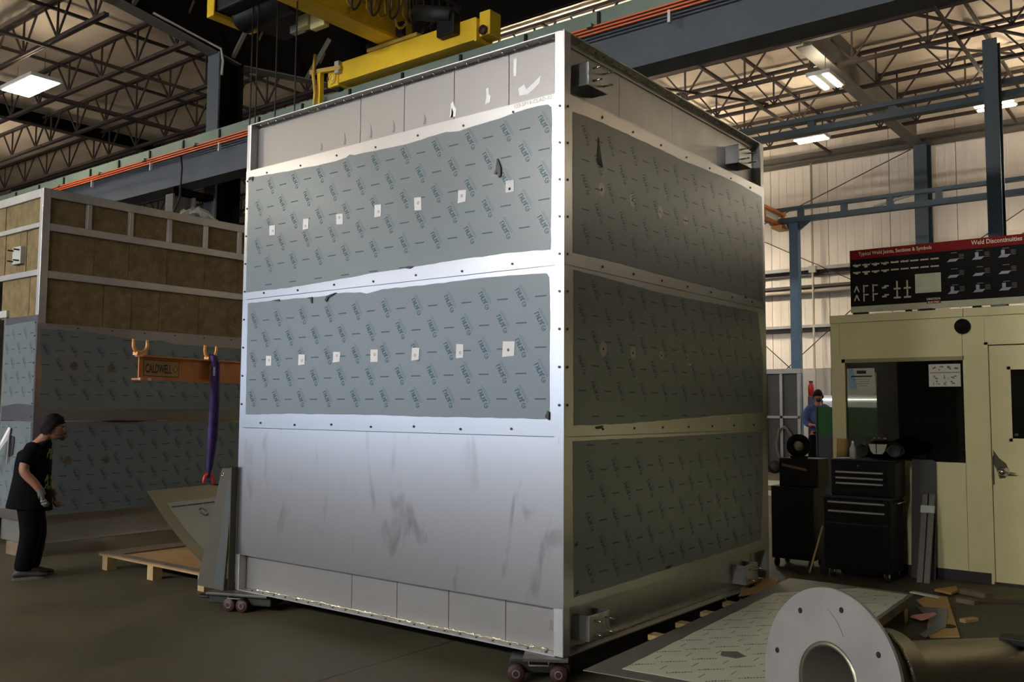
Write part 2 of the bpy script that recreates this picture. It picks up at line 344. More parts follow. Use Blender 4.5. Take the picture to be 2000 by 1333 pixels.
# frame columns of the crane line
def frame_column(x, label):
    o = thing('frame_column', label, 'column', (x, 6.2, 0))
    MB().box((x - 0.2, 6.0, 0), (x + 0.2, 6.04, 9.0)).build('flange', M['runway'], o)
    MB().box((x - 0.2, 6.56, 0), (x + 0.2, 6.60, 9.0)).build('flange', M['rafterdark'], o)
    MB().box((x - 0.02, 6.04, 0), (x + 0.02, 6.56, 9.0)).build('web', M['rafterdark'], o)
    MB().box((x - 0.13, 5.1, 0), (x + 0.13, 5.14, 5.86)).box((x - 0.02, 5.14, 0), (x + 0.02, 5.56, 5.85)).box((x - 0.15, 5.56, 0), (x + 0.15, 5.6, 5.85)).build('crane_leg', M['rafter'], o)
    MB().box((x - 0.15, 5.1, 5.87), (x + 0.15, 6.0, 5.985)).build('bracket', M['rafterdark'], o)
    cn = [(x + 0.05, 4.6, 9.35), (x + 0.05, 5.6, 9.2), (x + 0.22, 6.02, 9.05), (x + 0.24, 6.06, 8.8), (x + 0.22, 6.05, 8.5)]
    MB().tube(cn, 0.025, 8).build('conduit', M['girt'], o)
    return o
frame_column(-13.0, 'grey frame column beyond the crane rail, hanging hoist ropes in front')
# rafters: deep haunched web with flanges
def rafter(x, label, prof, m_f, m_w):
    o = thing('roof_rafter', label, 'rafter', (x, 6.2, 9.0))
    MB().poly([(x - 0.015, y, z) for y, z in prof] + [(x - 0.015, prof[-1][0], 9.94), (x - 0.015, prof[0][0], 9.94)], (0.03, 0, 0)).build('web', m_w, o)
    fl = MB()
    for (y0, z0), (y1, z1) in zip(prof, prof[1:]): fl.add([(x - 0.16, y0, z0), (x + 0.16, y0, z0), (x + 0.16, y1, z1), (x - 0.16, y1, z1), (x - 0.16, y0, z0 - 0.03), (x + 0.16, y0, z0 - 0.03), (x + 0.16, y1, z1 - 0.03), (x - 0.16, y1, z1 - 0.03)],
        [(0, 1, 2, 3), (7, 6, 5, 4), (0, 4, 5, 1), (1, 5, 6, 2), (2, 6, 7, 3), (3, 7, 4, 0)])
    fl.build('bottom_flange', m_f, o)
    return o
rf = rafter(-13.0, 'black deep-webbed roof rafter with grey lower flange beside the hoist', [(-8, 9.35), (1.0, 9.40), (3.9, 9.34), (6.0, 9.00), (6.6, 8.90), (9.3, 9.25), (13, 9.3), (21.6, 9.3)], M['rafter'], M['rafterdark'])
for yb, zb in ((6.45, 9.05), (8.4, 9.15), (4.2, 9.4)):
    MB().bar((-12.98, yb, zb), (-12.2, yb, 9.9), 0.07, 0.07).build('flange_brace', M['rafter'], rf)
rafter(-22.9, 'dark roof rafter in the far bay beyond the ceiling light', [(-8, 9.62), (21.6, 9.62)], M['rafterdark'], M['rafterdark'])
rafter(-3.1, 'grey roof rafter running down to the cream back wall', [(12.9, 8.98), (21.4, 8.98)], M['rafter'], M['rafter'])
rafter(6.8, 'dark roof rafter out at the hall corner', [(6.0, 9.0), (21.4, 9.0)], M['rafter'], M['rafter'])

# open-web roof joists
PITCH = 1.5
def diag_mesh(dx, dz, name):
    m = MB().bar((0, 0, 0), (dx, 0, dz), 0.035, 0.035, (0, 1, 0))
    o = m.build(name, M['joist']); return o
dz = 0.80
dA, dB, dV = diag_mesh(-0.62, dz, 'web_bar'), diag_mesh(0.62, dz, 'web_bar'), diag_mesh(0.001, dz, 'web_bar')
GRP = 'open-web roof joists under the deck'
ords = ['first', 'second', 'third', 'fourth', 'fifth', 'sixth', 'seventh', 'eighth', 'ninth', 'tenth', 'eleventh', 'twelfth', 'thirteenth', 'fourteenth']
def joist(x0, x1, y, label, zb=9.0, fine=True):
    t = thing('roof_joist', label, 'joist', (x0, y, zb), 0, GRP)
    L = x1 - x0
    for zz, nm, hh in ((0, 'bottom_chord', 0.07), (dz, 'top_chord', 0.07)):
        MB().box((0.02, -0.05, zz), (L - 0.02, -0.008, zz + hh)).box((0.02, 0.008, zz), (L - 0.02, 0.05, zz + hh)).build(nm, M['joist'], t, local=True)
    n = int((L - 0.6) / PITCH); s0 = (L - n * PITCH) / 2
    if fine:
        for i in range(n + 1):
            for d in (dA, dB, dV): share(d, t, (s0 + i * PITCH, 0, 0.06))
    else:
        mb = MB()
        for i in range(n + 1):
            for dx in (-0.62, 0, 0.62): mb.bar((s0 + i * PITCH, 0, 0.06), (s0 + i * PITCH + dx, 0, dz), 0.035, 0.035, (0, 1, 0))
        mb.build('web_bars', M['joist'], t, kind='stuff', local=True)
    return t
BAYS = [(-22.9, -13.0, 'bay above the left ceiling light', True), (-13.0, -3.1, 'bay between black and grey rafters', True), (-3.1, 6.8, 'bay right of the grey rafter', True), (-32.8, -22.9, 'far dark end bay', False)]
for bx0, bx1, bl, fine in BAYS:
    rows = [y for y in (0.3, 2.0, 3.7, 5.4, 7.1, 8.8, 10.5, 12.8, 14.5, 16.2, 17.9, 19.6) if not (bx0 == -3.1 and y < 10.4) and not (bx0 == -13.0 and y < 10.4)]
    for i, y in enumerate(rows):
        nm = ords[i] if i < len(ords) else 'next'
        joist(bx0, bx1, y, f'dark roof joist, {nm} counted toward the back wall, {bl}', fine=fine)
for o in (dA, dB, dV): bpy.data.objects.remove(o)
# bridging lines across the joists
def bridging(x, z, y0, y1, label):
    tag(MB().box((x - 0.03, y0, z - 0.03), (x + 0.03, y1, z + 0.03)).build('joist_bridging', M['joist']), label, 'bridging', 'bridging angles across the joists')
for x, bl in ((-21.0, 'left bay, beyond the lit fixture'), (-18.4, 'left bay, over the lit fixture'), (-15.4, 'left bay, beside the black rafter'), (-10.6, 'middle bay, near the black rafter'), (-7.9, 'middle bay, above the crane'), (-5.3, 'middle bay, near the grey rafter'), (-0.6, 'right bay, near the grey rafter'), (1.8, 'right bay, above the blue column'), (4.5, 'right bay, far side')):
    y0 = 0.3 if x < -13 else 10.4
    bridging(x, 9.0, y0, 21, f'dark bridging angle under the joists, {bl}')
    bridging(x + 0.12, 9.78, y0, 21, f'thin dark bridging angle close under the deck, {bl}')
# diagonal cross bridging in view
xb = thing('cross_bridging', 'crossed thin diagonal bars between the joists by the grey rafter', 'bridging', (-6, 13, 9))
for p, q in [((-9.5, 8.8, 9.05), (-5.2, 16.2, 9.1)), ((-5.2, 10.5, 9.1), (-3.3, 14.5, 9.6)), ((-2.2, 12.8, 9.6), (1.2, 16.2, 9.0)), ((-1.2, 14.5, 9.0), (-0.2, 17.9, 9.7)), ((0.4, 12.8, 9.2), (2.0, 17.9, 9.2))]:
    MB().bar(p, q, 0.05, 0.05).build('diagonal_bar', M['joist'], xb)

# ------------------------------------------------------------------ ceiling lights
def light_panel(label, c, lx, ly, name='ceiling_light', lens='lens'):
    x, y, z = c
    t = thing(name, label, 'light', (x, y, z), 0, None)
    MB().box((x - lx / 2 - 0.04, y - ly / 2 - 0.04, z + 0.012), (x + lx / 2 + 0.04, y + ly / 2 + 0.04, z + 0.09)).build('housing', M['housing'], t)
    ux = lx / 2 if z < 8 else 0.16
    MB().box((x - ux, y - ly / 2 * ux / lx * 2, z + 0.09), (x + ux, y + ly / 2 * ux / lx * 2, z + 0.095)).build('added_uplight', M['uplight'], t)
    MB().box((x - lx / 2, y - ly / 2, z), (x + lx / 2, y + ly / 2, z + 0.012)).build('lens', M[lens], t)
    hg = MB()
    for sx in (-1, 1): hg.cyl((x + sx * lx * 0.45, y, z + 0.09), (x + sx * lx * 0.45, y, 9.0), 0.006, 5)
    hg.build('hanger_wire', M['joist'], t, kind='stuff')
    return t
light_panel('wide bright white ceiling panel light over the far left bay', (-16.4, 3.86, 8.4), 1.38, 0.56)
def twin(label, c, along_y, L=0.9, gap=0.17, wd=0.085):
    x, y, z = c
    t = thing('ceiling_light', label, 'light', (x, y, z))
    for s in (-1, 1):
        if along_y: a, b = (x + s * gap / 2 * 1.6 - wd / 2, y - L / 2), (x + s * gap / 2 * 1.6 + wd / 2, y + L / 2)
        else: a, b = (x - L / 2, y + s * gap / 2 * 1.6 - wd / 2), (x + L / 2, y + s * gap / 2 * 1.6 + wd / 2)
        MB().box((*a, z), (*b, z + 0.02)).build('lens', M['lens'], t)
    if along_y: h = MB().box((x - 0.24, y - L / 2 - 0.03, z + 0.02), (x + 0.24, y + L / 2 + 0.03, z + 0.1))
    else: h = MB().box((x - L / 2 - 0.03, y - 0.24, z + 0.02), (x + L / 2 + 0.03, y + 0.24, z + 0.1))
    h.build('housing', M['housing'], t)
    MB().box((x - 0.14, y - 0.14, z + 0.1), (x + 0.14, y + 0.14, z + 0.104)).build('added_uplight', M['uplight'], t)
    MB().cyl((x, y, z + 0.1), (x, y, 9.0), 0.008, 5).build('hanger_wire', M['joist'], t)
    return t
twin('twin-tube bright light beside the grey rafter', (-2.93, 13.65, 8.4), True)
twin('twin-tube bright light below the blue crane rail, near the back wall', (-4.60, 17.46, 8.4), False, L=0.75)
twin('twin-tube bright light half hidden by the dark blue column', (-0.47, 17.40, 8.4), False, L=0.75, gap=0.2)
# unseen fixtures: first three placed from reflections, the rest added to brighten the hall
for i, (x, y, lab) in enumerate([(-16.4, -10.9, 'panel light of the door bay'), (8.9, 14.3, 'panel light of the right bay'), (7.2, 18.2, 'panel light by the back wall corner'), (-8.0, 11.0, 'added panel light behind the crane'), (-26.0, 3.9, 'added panel light of the far dark bay'), (-17.5, -6.0, 'added panel light of the left bay'), (-24.0, -6.0, 'added panel light of the left end bay'), (20.0, -3.0, 'added panel light of the far right bay, near'), (24.0, 6.0, 'added panel light of the far right bay, middle'), (16.0, 14.0, 'added panel light of the far right bay, far'), (-9.5, 18.5, 'added panel light by the cream wall, left'), (2.5, 19.0, 'added panel light by the cream wall, right')]):
    light_panel(f'bright {lab}', (x, y, 7.4), 1.38, 0.56, lens='lens_strong' if 'door bay' in lab or 'tall box' in lab or 'cream' in lab else 'lens')

# unseen fill lights added on the front wall to brighten what faces it
for i, x in enumerate((-12.0, -9.0, -6.0, -3.0, 3.0)):
    t = thing('added_fill_light', 'added fill light high behind the viewer, ' + ords[i] + ' from the dock side', 'light', (x, -19.9, 8.6), 0, 'added fill lights on the front wall')
    MB().poly([(x - 0.65, -19.95, 8.15), (x - 0.65, -19.95, 9.0), (x - 0.65, -19.72, 9.0), (x - 0.65, -19.82, 8.15)], (1.3, 0, 0)).build('housing', M['housing'], t)
    MB().poly([(x - 0.6, -19.815, 8.18), (x + 0.6, -19.815, 8.18), (x + 0.6, -19.715, 8.97), (x - 0.6, -19.715, 8.97)], (0, 0.01, -0.001)).build('lens', M['fill_flood'], t)
# ------------------------------------------------------------------ crane runway
rw = thing('runway_girder', 'long blue-grey crane runway girder with pale green rail and orange conductors', 'crane girder', (-6, 5.2, 6.0))
YR = 5.3
MB().box((-34, YR - 0.20, 5.99), (9, YR + 0.20, 6.02)).build('bottom_flange', M['runway'], rw)
MB().box((-34, YR - 0.012, 6.02), (9, YR + 0.012, 6.66)).build('web', M['runway'], rw)
MB().box((-34, YR - 0.16, 6.66), (9, YR + 0.16, 6.69)).build('top_flange', M['runway'], rw)
MB().box((-34, YR - 0.16, 6.69), (9, YR - 0.13, 6.88)).box((-34, YR + 0.13, 6.69), (9, YR + 0.16, 6.88)).build('cap_channel', M['railgreen'], rw)
MB().box((-34, YR - 0.03, 6.88), (9, YR + 0.03, 6.97)).build('rail', M['railgreen'], rw)
for k, (dz_, nm) in enumerate(((6.57, 'conductor_bar'), (6.615, 'conductor_bar'), (6.66, 'conductor_bar'))):
    MB().box((-34, YR - 0.23, dz_), (9, YR - 0.20, dz_ + 0.022)).build(nm, M['orange'], rw)
b0 = MB().box((-0.02, -0.03, 0), (0.02, 0.0, 0.17)).build('cap_bracket', M['black'], rw, local=True); b0.location = (-27, YR - 0.165 - 5.2, 0.70)
x = -25.8
while x < 6: share(b0, rw, (x + 6, YR - 0.165 - 5.2, 0.70)); x += 1.2
b1 = MB().box((-0.018, -0.05, 0), (0.018, 0.0, 0.16)).build('conductor_clip', M['housing'], rw, local=True); b1.location = (-25, YR - 0.18 - 5.2, 0.44)
x = -23.1
while x < 6: share(b1, rw, (x + 6, YR - 0.18 - 5.2, 0.44)); x += 2.35
b2 = MB().box((-0.04, -0.1, 0), (0.04, 0.0, 0.05)).build('rail_clip', M['railgreen'], rw, local=True); b2.location = (-26, YR - 0.17 - 5.2, 0.66)
x = -24.7
while x < 6: share(b2, rw, (x + 6, YR - 0.17 - 5.2, 0.66)); x += 1.8
dc = MB().tube([(-12.6, 5.08, 6.55), (-12.5, 5.05, 6.3), (-12.55, 5.05, 5.7), (-12.8, 5.06, 5.4), (-12.9, 5.07, 5.0)], 0.02, 6)
dc.build('drop_cable', M['black'], rw)

# overhead crane: end truck, bridge girder, trolley
ET = thing('bridge_crane', 'yellow overhead bridge crane with end truck and box girder above the tall box', 'crane', (-6.6, 5.2, 7.0))
MB().box((-8.05, 5.10, 7.02), (-5.1, 5.40, 7.36)).build('end_truck', M['yellow'], ET, bevel=0.01)
ec = MB().box((-8.32, 5.08, 6.98), (-8.05, 5.42, 7.30)); ec.build('wheel_housing', M['yellow'], ET, bevel=0.03)
for r in (0.10, 0.055): MB().lathe((-8.19, 5.075, 7.12), (0, -1, 0), [(0, r), (0.012, r), (0.012, r - 0.02), (0, r - 0.02)], 20).build('wheel_cap', M['yellow'] if r > 0.06 else M['palegrey'], ET)
MB().box((-8.31, 5.06, 7.10), (-8.27, 5.08, 7.16)).build('slot_plate', M['wheelred'], ET)
MB().lathe((-8.19, 5.15, 7.05), (0, 1, 0), [(0, 0.0), (0, 0.11), (0.12, 0.11), (0.12, 0)], 20).build('wheel', M['dolly'], ET)
MB().box((-5.1, 5.06, 6.98), (-5.05, 5.44, 7.32)).box((-5.05, 5.12, 7.05), (-4.85, 5.38, 7.42)).build('wheel_housing', M['yellow'], ET, bevel=0.015)
MB().lathe((-4.95, 5.10, 7.12), (0, -1, 0), [(0, 0.0), (0.03, 0.0), (0.03, 0.07), (0, 0.07)], 16).build('wheel_cap', M['wheelred'], ET)
MB().box((-5.75, 4.96, 7.16), (-5.40, 5.12, 7.48)).build('drive_gearbox', M['black'], ET, bevel=0.02)
MB().cyl((-6.15, 4.98, 7.66), (-5.45, 5.02, 7.44), 0.12, 14).build('drive_motor', M['dolly'], ET)
MB().box((-7.35, 5.06, 7.36), (-6.25, 5.44, 7.41)).build('splice_plate', M['cable'], ET)
MB().box((-7.35, 5.02, 7.41), (-7.25, 5.12, 7.46)).box((-6.62, 4.98, 7.41), (-6.48, 5.06, 7.62)).build('girder_stop', M['black'], ET)
# girder: web boxes and a wide lower flange, running out over the viewer's bay
MB().box((-7.10, -6.0, 7.43), (-6.72, 5.15, 7.46)).build('girder_bottom_flange', M['yellow'], ET)
MB().box((-7.06, -6.0, 7.46), (-6.70, 5.42, 8.35)).build('girder', M['yellow'], ET)
# festoon: track and hanging loops on the girder's near face
MB().box((-6.42, -6.0, 8.20), (-6.36, 6.2, 8.26)).build('festoon_track', M['dolly'], ET)
lp = 0
for y in [0.4, 1.05, 1.7, 2.35, 2.9, 3.4] + [3.6 + 0.125 * i for i in range(20)]:
    lp += 1; dp = 0.60 + 0.14 * math.sin(lp * 2.3); wv = 0.12 + 0.03 * (lp % 3)
    pts = [(-6.39 + 0.03 * math.sin(k), y - wv * math.cos(PI * k / 10), 8.18 - dp * math.sin(PI * k / 10) ** 0.7) for k in range(11)]
    MB().tube(pts, 0.020, 6).build('festoon_loop', M['cable'] if y < 5.0 else M['cabledark'], ET)
    if lp % 3 == 0:
        pts = [(-6.30 + 0.03 * math.sin(k), y - wv * math.cos(PI * k / 10), 8.18 - (dp + 0.1) * math.sin(PI * k / 10) ** 0.7) for k in range(11)]
        MB().tube(pts, 0.018, 6).build('festoon_loop', M['cabledark'], ET)
    MB().box((-6.44, y - 0.03, 8.12), (-6.34, y + 0.03, 8.22)).build('festoon_trolley', M['dolly'], ET)
# collector arm and its post
MB().box((-8.46, 4.98, 6.0), (-8.38, 5.06, 7.30)).build('collector_post', M['yellow'], ET)
MB().tube([(-8.47, 4.94, 7.55), (-8.50, 4.93, 7.2), (-8.44, 4.93, 6.9), (-8.50, 4.93, 6.4), (-8.46, 4.95, 6.05), (-8.36, 5.0, 6.02)], 0.028, 8).build('collector_cable', M['cable'], ET)
MB().bar((-8.62, 4.98, 7.28), (-7.95, 5.06, 7.24), 0.07, 0.07).build('collector_arm', M['cable'], ET)
MB().box((-8.08, 5.02, 7.16), (-7.98, 5.10, 7.36)).build('arm_bracket', M['housing'], ET)

# hoist trolley under and beside the girder
HT = thing('hoist_trolley', 'black hoist trolley with yellow frame edge and hanging wire ropes', 'hoist', (-8.6, 3.0, 7.6))
MB().box((-8.66, 3.03, 7.55), (-8.48, 3.80, 7.62)).build('frame_sill', M['yellow'], HT, bevel=0.01)
MB().box((-8.66, 3.0, 7.55), (-8.48, 3.03, 8.6)).build('frame_edge', M['yellow'], HT, bevel=0.008)
MB().box((-8.6, 3.06, 7.63), (-7.20, 4.4, 8.6)).build('hoist_body', M['dolly'], HT, bevel=0.03)
MB().lathe((-8.45, 3.5, 7.66), (1, 0, 0), [(0, 0), (0, 0.20), (0.02, 0.23), (0.05, 0.20), (1.2, 0.20), (1.23, 0.23), (1.25, 0.20), (1.25, 0)], 20).build('rope_drum', M['black'], HT)
MB().box((-7.68, 3.92, 7.44), (-7.42, 4.06, 7.86)).build('gear_cover', M['palegrey'], HT, bevel=0.02)
MB().box((-7.40, 3.94, 7.36), (-7.08, 4.06, 7.62)).build('gear_cover', M['palegrey'], HT, bevel=0.02)
MB().box((-7.95, 4.0, 7.46), (-7.70, 4.12, 7.58)).build('junction_box', M['housing'], HT, bevel=0.01)
MB().cyl((-7.9, 3.8, 7.95), (-7.2, 3.8, 8.0), 0.14, 14).build('hoist_motor', M['girt'], HT)
MB().lathe((-7.25, 3.7, 8.05), (0.3, -1, 0.1), [(0, 0.28), (0.05, 0.31), (0.1, 0.28), (0.05, 0.24), (0, 0.28)], 22).build('cable_reel', M['black'], HT)
for (xx, yy) in ((-7.94, 3.3), (-7.81, 3.3), (-7.35, 3.3), (-6.91, 3.3)):
    MB().cyl((xx, yy, 3.7), (xx + 0.02, yy, 7.66), 0.012, 6).build('wire_rope', M['rope'], HT)

MB().box((-8.02, 3.2, 3.45), (-6.84, 3.4, 3.75)).build('hook_block', M['dolly'], HT, bevel=0.02)

# ------------------------------------------------------------------ film prints (flat ink marks on the film)
def print_logo(mb, o, r, u, k, style=0):
    """marks as read from the photograph: two thin lines of small lettering, a bold slanted word, a ring with a bar"""
    o, r, u = Vector(o), Vector(r), Vector(u)
    a = -math.radians(58); R = r * math.cos(a) + u * math.sin(a); U = -r * math.sin(a) + u * math.cos(a)
    for j in range(9): quad(mb, o, R, U, (-0.115 + j * 0.021) * k, 0.042 * k, (-0.100 + j * 0.021) * k, 0.047 * k)
    for j in range(8): quad(mb, o, R, U, (-0.100 + j * 0.021) * k, 0.058 * k, (-0.086 + j * 0.021) * k, 0.062 * k)
    for j in range(5):                                               # bold word: leaning letter shapes
        x = -0.095 + j * 0.028
        P = lambda a_, b_: o + R * (a_ * k) + U * (b_ * k)
        mb.add([P(x - 0.006, -0.022), P(x + 0.004, -0.022), P(x + 0.012, 0.026), P(x + 0.002, 0.026)], [(0, 1, 2, 3)])
        yb = (0.018, -0.004, -0.022, 0.006, 0.018)[j]
        mb.add([P(x, yb), P(x + 0.022, yb), P(x + 0.024, yb + 0.009), P(x + 0.002, yb + 0.009)], [(0, 1, 2, 3)])
        if j in (1, 3): mb.add([P(x + 0.014, -0.022), P(x + 0.021, -0.022), P(x + 0.027, 0.022), P(x + 0.020, 0.022)], [(0, 1, 2, 3)])
    c = o + R * (0.067 * k) + U * (-0.004 * k); n = 12
    for j in range(n):
        if j == 2: continue
        t0, t1 = 2 * PI * j / n, 2 * PI * (j + 1) / n
        f = lambda t, q: c + R * (q * k * math.cos(t)) + U * (q * k * math.sin(t))
        mb.add([f(t0, 0.017), f(t1, 0.017), f(t1, 0.025), f(t0, 0.025)], [(0, 1, 2, 3)])
    quad(mb, c, R, U, -0.004 * k, -0.004 * k, 0.018 * k, 0.004 * k)
def inside(p, poly):
    c = False; n = len(poly)
    for i in range(n):
        (x0, y0), (x1, y1) = poly[i], poly[i - 1]
        if (y0 > p[1]) != (y1 > p[1]) and p[0] < (x1 - x0) * (p[1] - y0) / (y1 - y0) + x0: c = not c
    return c
def film(parent, outline, to3, right, up, nrm, name='protective_film', dx=0.315, dy=0.33, k=0.74, x0=0.0, y0=0.0, ink='filmprint', thick=0.0012, tilt=0.0, m='film'):
    """outline in the sheet's own 2-D; nrm = outward unit vector"""
    N = Vector(nrm)
    f = MB().poly([to3(a, b) for a, b in outline], N * thick).build(name, M[m], parent)
    mb = MB(); xs = [p[0] for p in outline]; ys = [p[1] for p in outline]
    row = 0; y = min(ys) - dy + y0
    while y < max(ys) + dy:
        x = min(xs) - dx + x0 + (dx / 2 if row % 2 else 0)
        while x < max(xs) + dx:
            for q, kind in ((x, 'logo'), (x + dx / 2, 'dash')):
                pts = [(q - 0.05, y - 0.07), (q + 0.05, y + 0.07), (q - 0.04, y + 0.06), (q + 0.04, y - 0.07)] if kind == 'logo' else [(q - 0.045, y), (q + 0.045, y)]
                if all(inside(p, outline) for p in pts):
                    o = Vector(to3(q, y)) + N * (thick + 0.0012)
                    if kind == 'logo': print_logo(mb, o, right, up, k)
                    else: quad(mb, o, right, up, -0.045, -0.0045, 0.045, 0.0045)
            x += dx
        y += dy / 2 * 1; row += 1
    if mb.v: mb.build('film_print', M[ink], f, kind='stuff')
    return f
def jag(poly, amp=0.006, step=0.06, seed=1):
    rnd = random.Random(seed); out = []
    for i, p in enumerate(poly):
        q = poly[(i + 1) % len(poly)]; L = math.hypot(q[0] - p[0], q[1] - p[1]); n = max(1, int(L / step))
        for j in range(n):
            t = j / n; out.append((p[0] + (q[0] - p[0]) * t + (rnd.uniform(-amp, amp) if j else 0), p[1] + (q[1] - p[1]) * t + (rnd.uniform(-amp, amp) if j else 0)))
    return out

# ------------------------------------------------------------------ the tall stainless box
W, D, ZB, ZT, RC = 3.345, 3.225, 0.15, 4.12, 0.075
B = thing('steel_enclosure', 'tall stainless steel enclosure, film-covered panels, standing on low dollies', 'enclosure', (-W / 2, D / 2, ZB))
xR = (1, 0, 0); zU = (0, 0, 1); yR = (0, 1, 0)
for x0, y0, nm in ((-0.077, 0, 'corner_post'), (-W, 0, 'corner_post'), (-0.077, D - 0.077, 'corner_post'), (-W, D - 0.077, 'corner_post')):
    wdt = 0.077 if x0 > -1 else 0.052
    MB().box((x0, y0, ZB), (x0 + wdt, y0 + 0.077, ZT)).build(nm, M['frame'], B, bevel=0.006)
# liner panels, set back behind the frame, top and bottom bands seen between flange and cladding
xs = [-W + 0.05, -1.99, -1.51, -1.01, -0.51, -0.07]
for a, b in zip(xs, xs[1:]):
    MB().box((a + 0.003, RC, ZB + 0.01), (b - 0.003, RC + 0.012, ZT - 0.012)).build('liner_panel', M['inner'], B)
for a, b in zip([0.06, 0.8, 1.6, 2.4], [0.8, 1.6, 2.4, D - 0.06]):
    MB().box((-RC - 0.012, a + 0.0015, ZB + 0.01), (-RC, b - 0.0015, ZT - 0.012)).build('liner_panel', M['frame'], B)
MB().box((-W + 0.02, 0.02, ZB + 0.02), (-W + 0.035, D - 0.02, ZT - 0.02)).build('side_panel', M['frame'], B)
MB().box((-W + 0.05, D - 0.04, ZB + 0.02), (-0.06, D - 0.02, ZT - 0.02)).build('rear_panel', M['frame'], B)
MB().box((-W + 0.04, 0.08, ZT - 0.06), (-0.08, D - 0.05, ZT - 0.05)).build('roof_panel', M['frame'], B)
# flanges: angle round the top, sill angle round the bottom
def flange_bar(a, b, z, out, nm):
    m = MB().box(a, b)
    return m.build(nm, M['frame'], B)
flange_bar((-W + 0.03, 0.0, ZT - 0.008), (-0.03, RC, ZT), 0, 0, 'top_flange'); flange_bar((-RC, 0.03, ZT - 0.008), (0.0, D - 0.03, ZT), 0, 0, 'top_flange')
MB().box((-RC + 0.002, 0.07, ZT - 0.05), (-RC + 0.012, D - 0.07, ZT - 0.008)).build('top_angle_leg', M['frame'], B)
flange_bar((-W + 0.03, -0.004, ZB), (-0.06, RC, ZB + 0.008), 0, 0, 'sill_flange'); flange_bar((-RC, 0.06, ZB), (0.004, D - 0.03, ZB + 0.008), 0, 0, 'sill_flange')
bt = MB(); n = 30
for i in range(n):
    x = -W + 0.14 + i * (W - 0.25) / (n - 1); bt.cyl((x, 0.035, ZT - 0.026), (x, 0.035, ZT - 0.008), 0.007, 6)
    y = 0.12 + i * (D - 0.25) / (n - 1); bt.cyl((-0.035, y, ZT - 0.026), (-0.035, y, ZT - 0.008), 0.007, 6)
bt.build('flange_hole_glints', M['chrome'], B, kind='stuff')  # bright pins stand in for light coming through the flange holes
sb = MB()
for i in range(22):
    x = -W + 0.2 + i * (W - 0.35) / 21; sb.cyl((x, 0.028, ZB + 0.008), (x, 0.028, ZB + 0.014), 0.008, 6)
sb.build('sill_bolts', M['screw'], B, kind='stuff')
rnd = random.Random(4); wp = []
x = -W + 0.2
while x < -0.15: wp.append((x, RC - 0.006 + rnd.uniform(-0.004, 0.004), ZB + 0.012 + rnd.uniform(-0.003, 0.004))); x += 0.02
MB().tube(wp, [0.007 + rnd.uniform(-0.003, 0.004) for _ in wp], 6).build('weld_bead', M['weld'], B)
wp = [(-RC + 0.004 + rnd.uniform(-0.003, 0.003), 0.12 + i * 0.03, ZB + 0.012 + rnd.uniform(-0.003, 0.003)) for i in range(96)]
MB().tube(wp, [0.004 + rnd.uniform(-0.002, 0.003) for _ in wp], 6).build('weld_bead', M['pipesteel'], B)
# cladding sheets
seams = [(2.592, 3.71), (1.503, 2.588), (0.445, 1.499)]
fs = [MB().box((-W + 0.004, -0.003, a), (-0.004, 0.0, b)).build('cladding_sheet', M['stainless_low'] if i == 2 else M['stainless'], B) for i, (a, b) in enumerate(seams)]
rs = [MB().box((0.0, 0.006, a), (0.003, D - 0.01, b)).build('cladding_sheet', M['frame'] if i < 0 else M['stainless'], B) for i, (a, b) in enumerate(seams)]
MB().box((-0.004, -0.006, 0.445), (0.006, 0.004, ZT)).build('corner_trim', M['stainless'], B)
f1 = [(-3.306, 3.65), (-2.916, 3.633), (-2.689, 3.623), (-2.47, 3.615), (-2.18, 3.612), (-2.061, 3.621), (-2.021, 3.638), (-1.962, 3.624), (-1.864, 3.625), (-1.613, 3.616), (-1.373, 3.613), (-1.129, 3.626), (-1.016, 3.631), (-0.895, 3.614), (-0.735, 3.626), (-0.532, 3.633), (-0.379, 3.649), (-0.205, 3.655), (-0.127, 3.65), (-0.098, 3.627), (-0.092, 3.555), (-0.094, 3.151), (-0.099, 2.693), (-0.415, 2.705), (-0.863, 2.704), (-1.355, 2.691), (-1.597, 2.686), (-1.839, 2.68), (-2.151, 2.667), (-2.699, 2.649), (-3.298, 2.651)]
f2 = [(-3.268, 2.557), (-2.968, 2.558), (-2.847, 2.558), (-2.44, 2.551), (-2.268, 2.551), (-2.06, 2.56), (-1.87, 2.55), (-1.802, 2.533), (-1.703, 2.545), (-1.627, 2.555), (-1.225, 2.55), (-0.885, 2.556), (-0.566, 2.557), (-0.245, 2.55), (-0.13, 2.544), (-0.11, 2.516), (-0.105, 2.324), (-0.106, 1.835), (-0.107, 1.635), (-0.123, 1.612), (-0.444, 1.613), (-1.037, 1.615), (-1.952, 1.625), (-2.584, 1.623), (-3.254, 1.613)]
toF = lambda a, b: (a, -0.003, b); toS = lambda a, b: (0.003, a, b)
film(B, jag(f1, 0.003), toF, xR, zU, (0, -1, 0), dx=0.315, dy=0.33, k=0.74, x0=0.16, y0=0.05)
film(B, jag(f2, 0.003, seed=2), toF, xR, zU, (0, -1, 0), dx=0.315, dy=0.33, k=0.74, x0=0.10, y0=0.13)
g1 = [(0.089, 3.6), (0.474, 3.62), (1.032, 3.622), (1.59, 3.617), (2.227, 3.637), (2.633, 3.64), (3.166, 3.619), (3.174, 3.171), (3.144, 2.652), (2.605, 2.667), (2.204, 2.668), (1.746, 2.671), (1.174, 2.671), (0.603, 2.68), (0.092, 2.676)]
g2 = [(0.103, 2.568), (0.602, 2.556), (1.328, 2.535), (2.201, 2.545), (3.037, 2.55), (3.137, 2.142), (3.12, 1.655), (2.179, 1.63), (1.316, 1.595), (0.732, 1.578), (0.105, 1.571)]
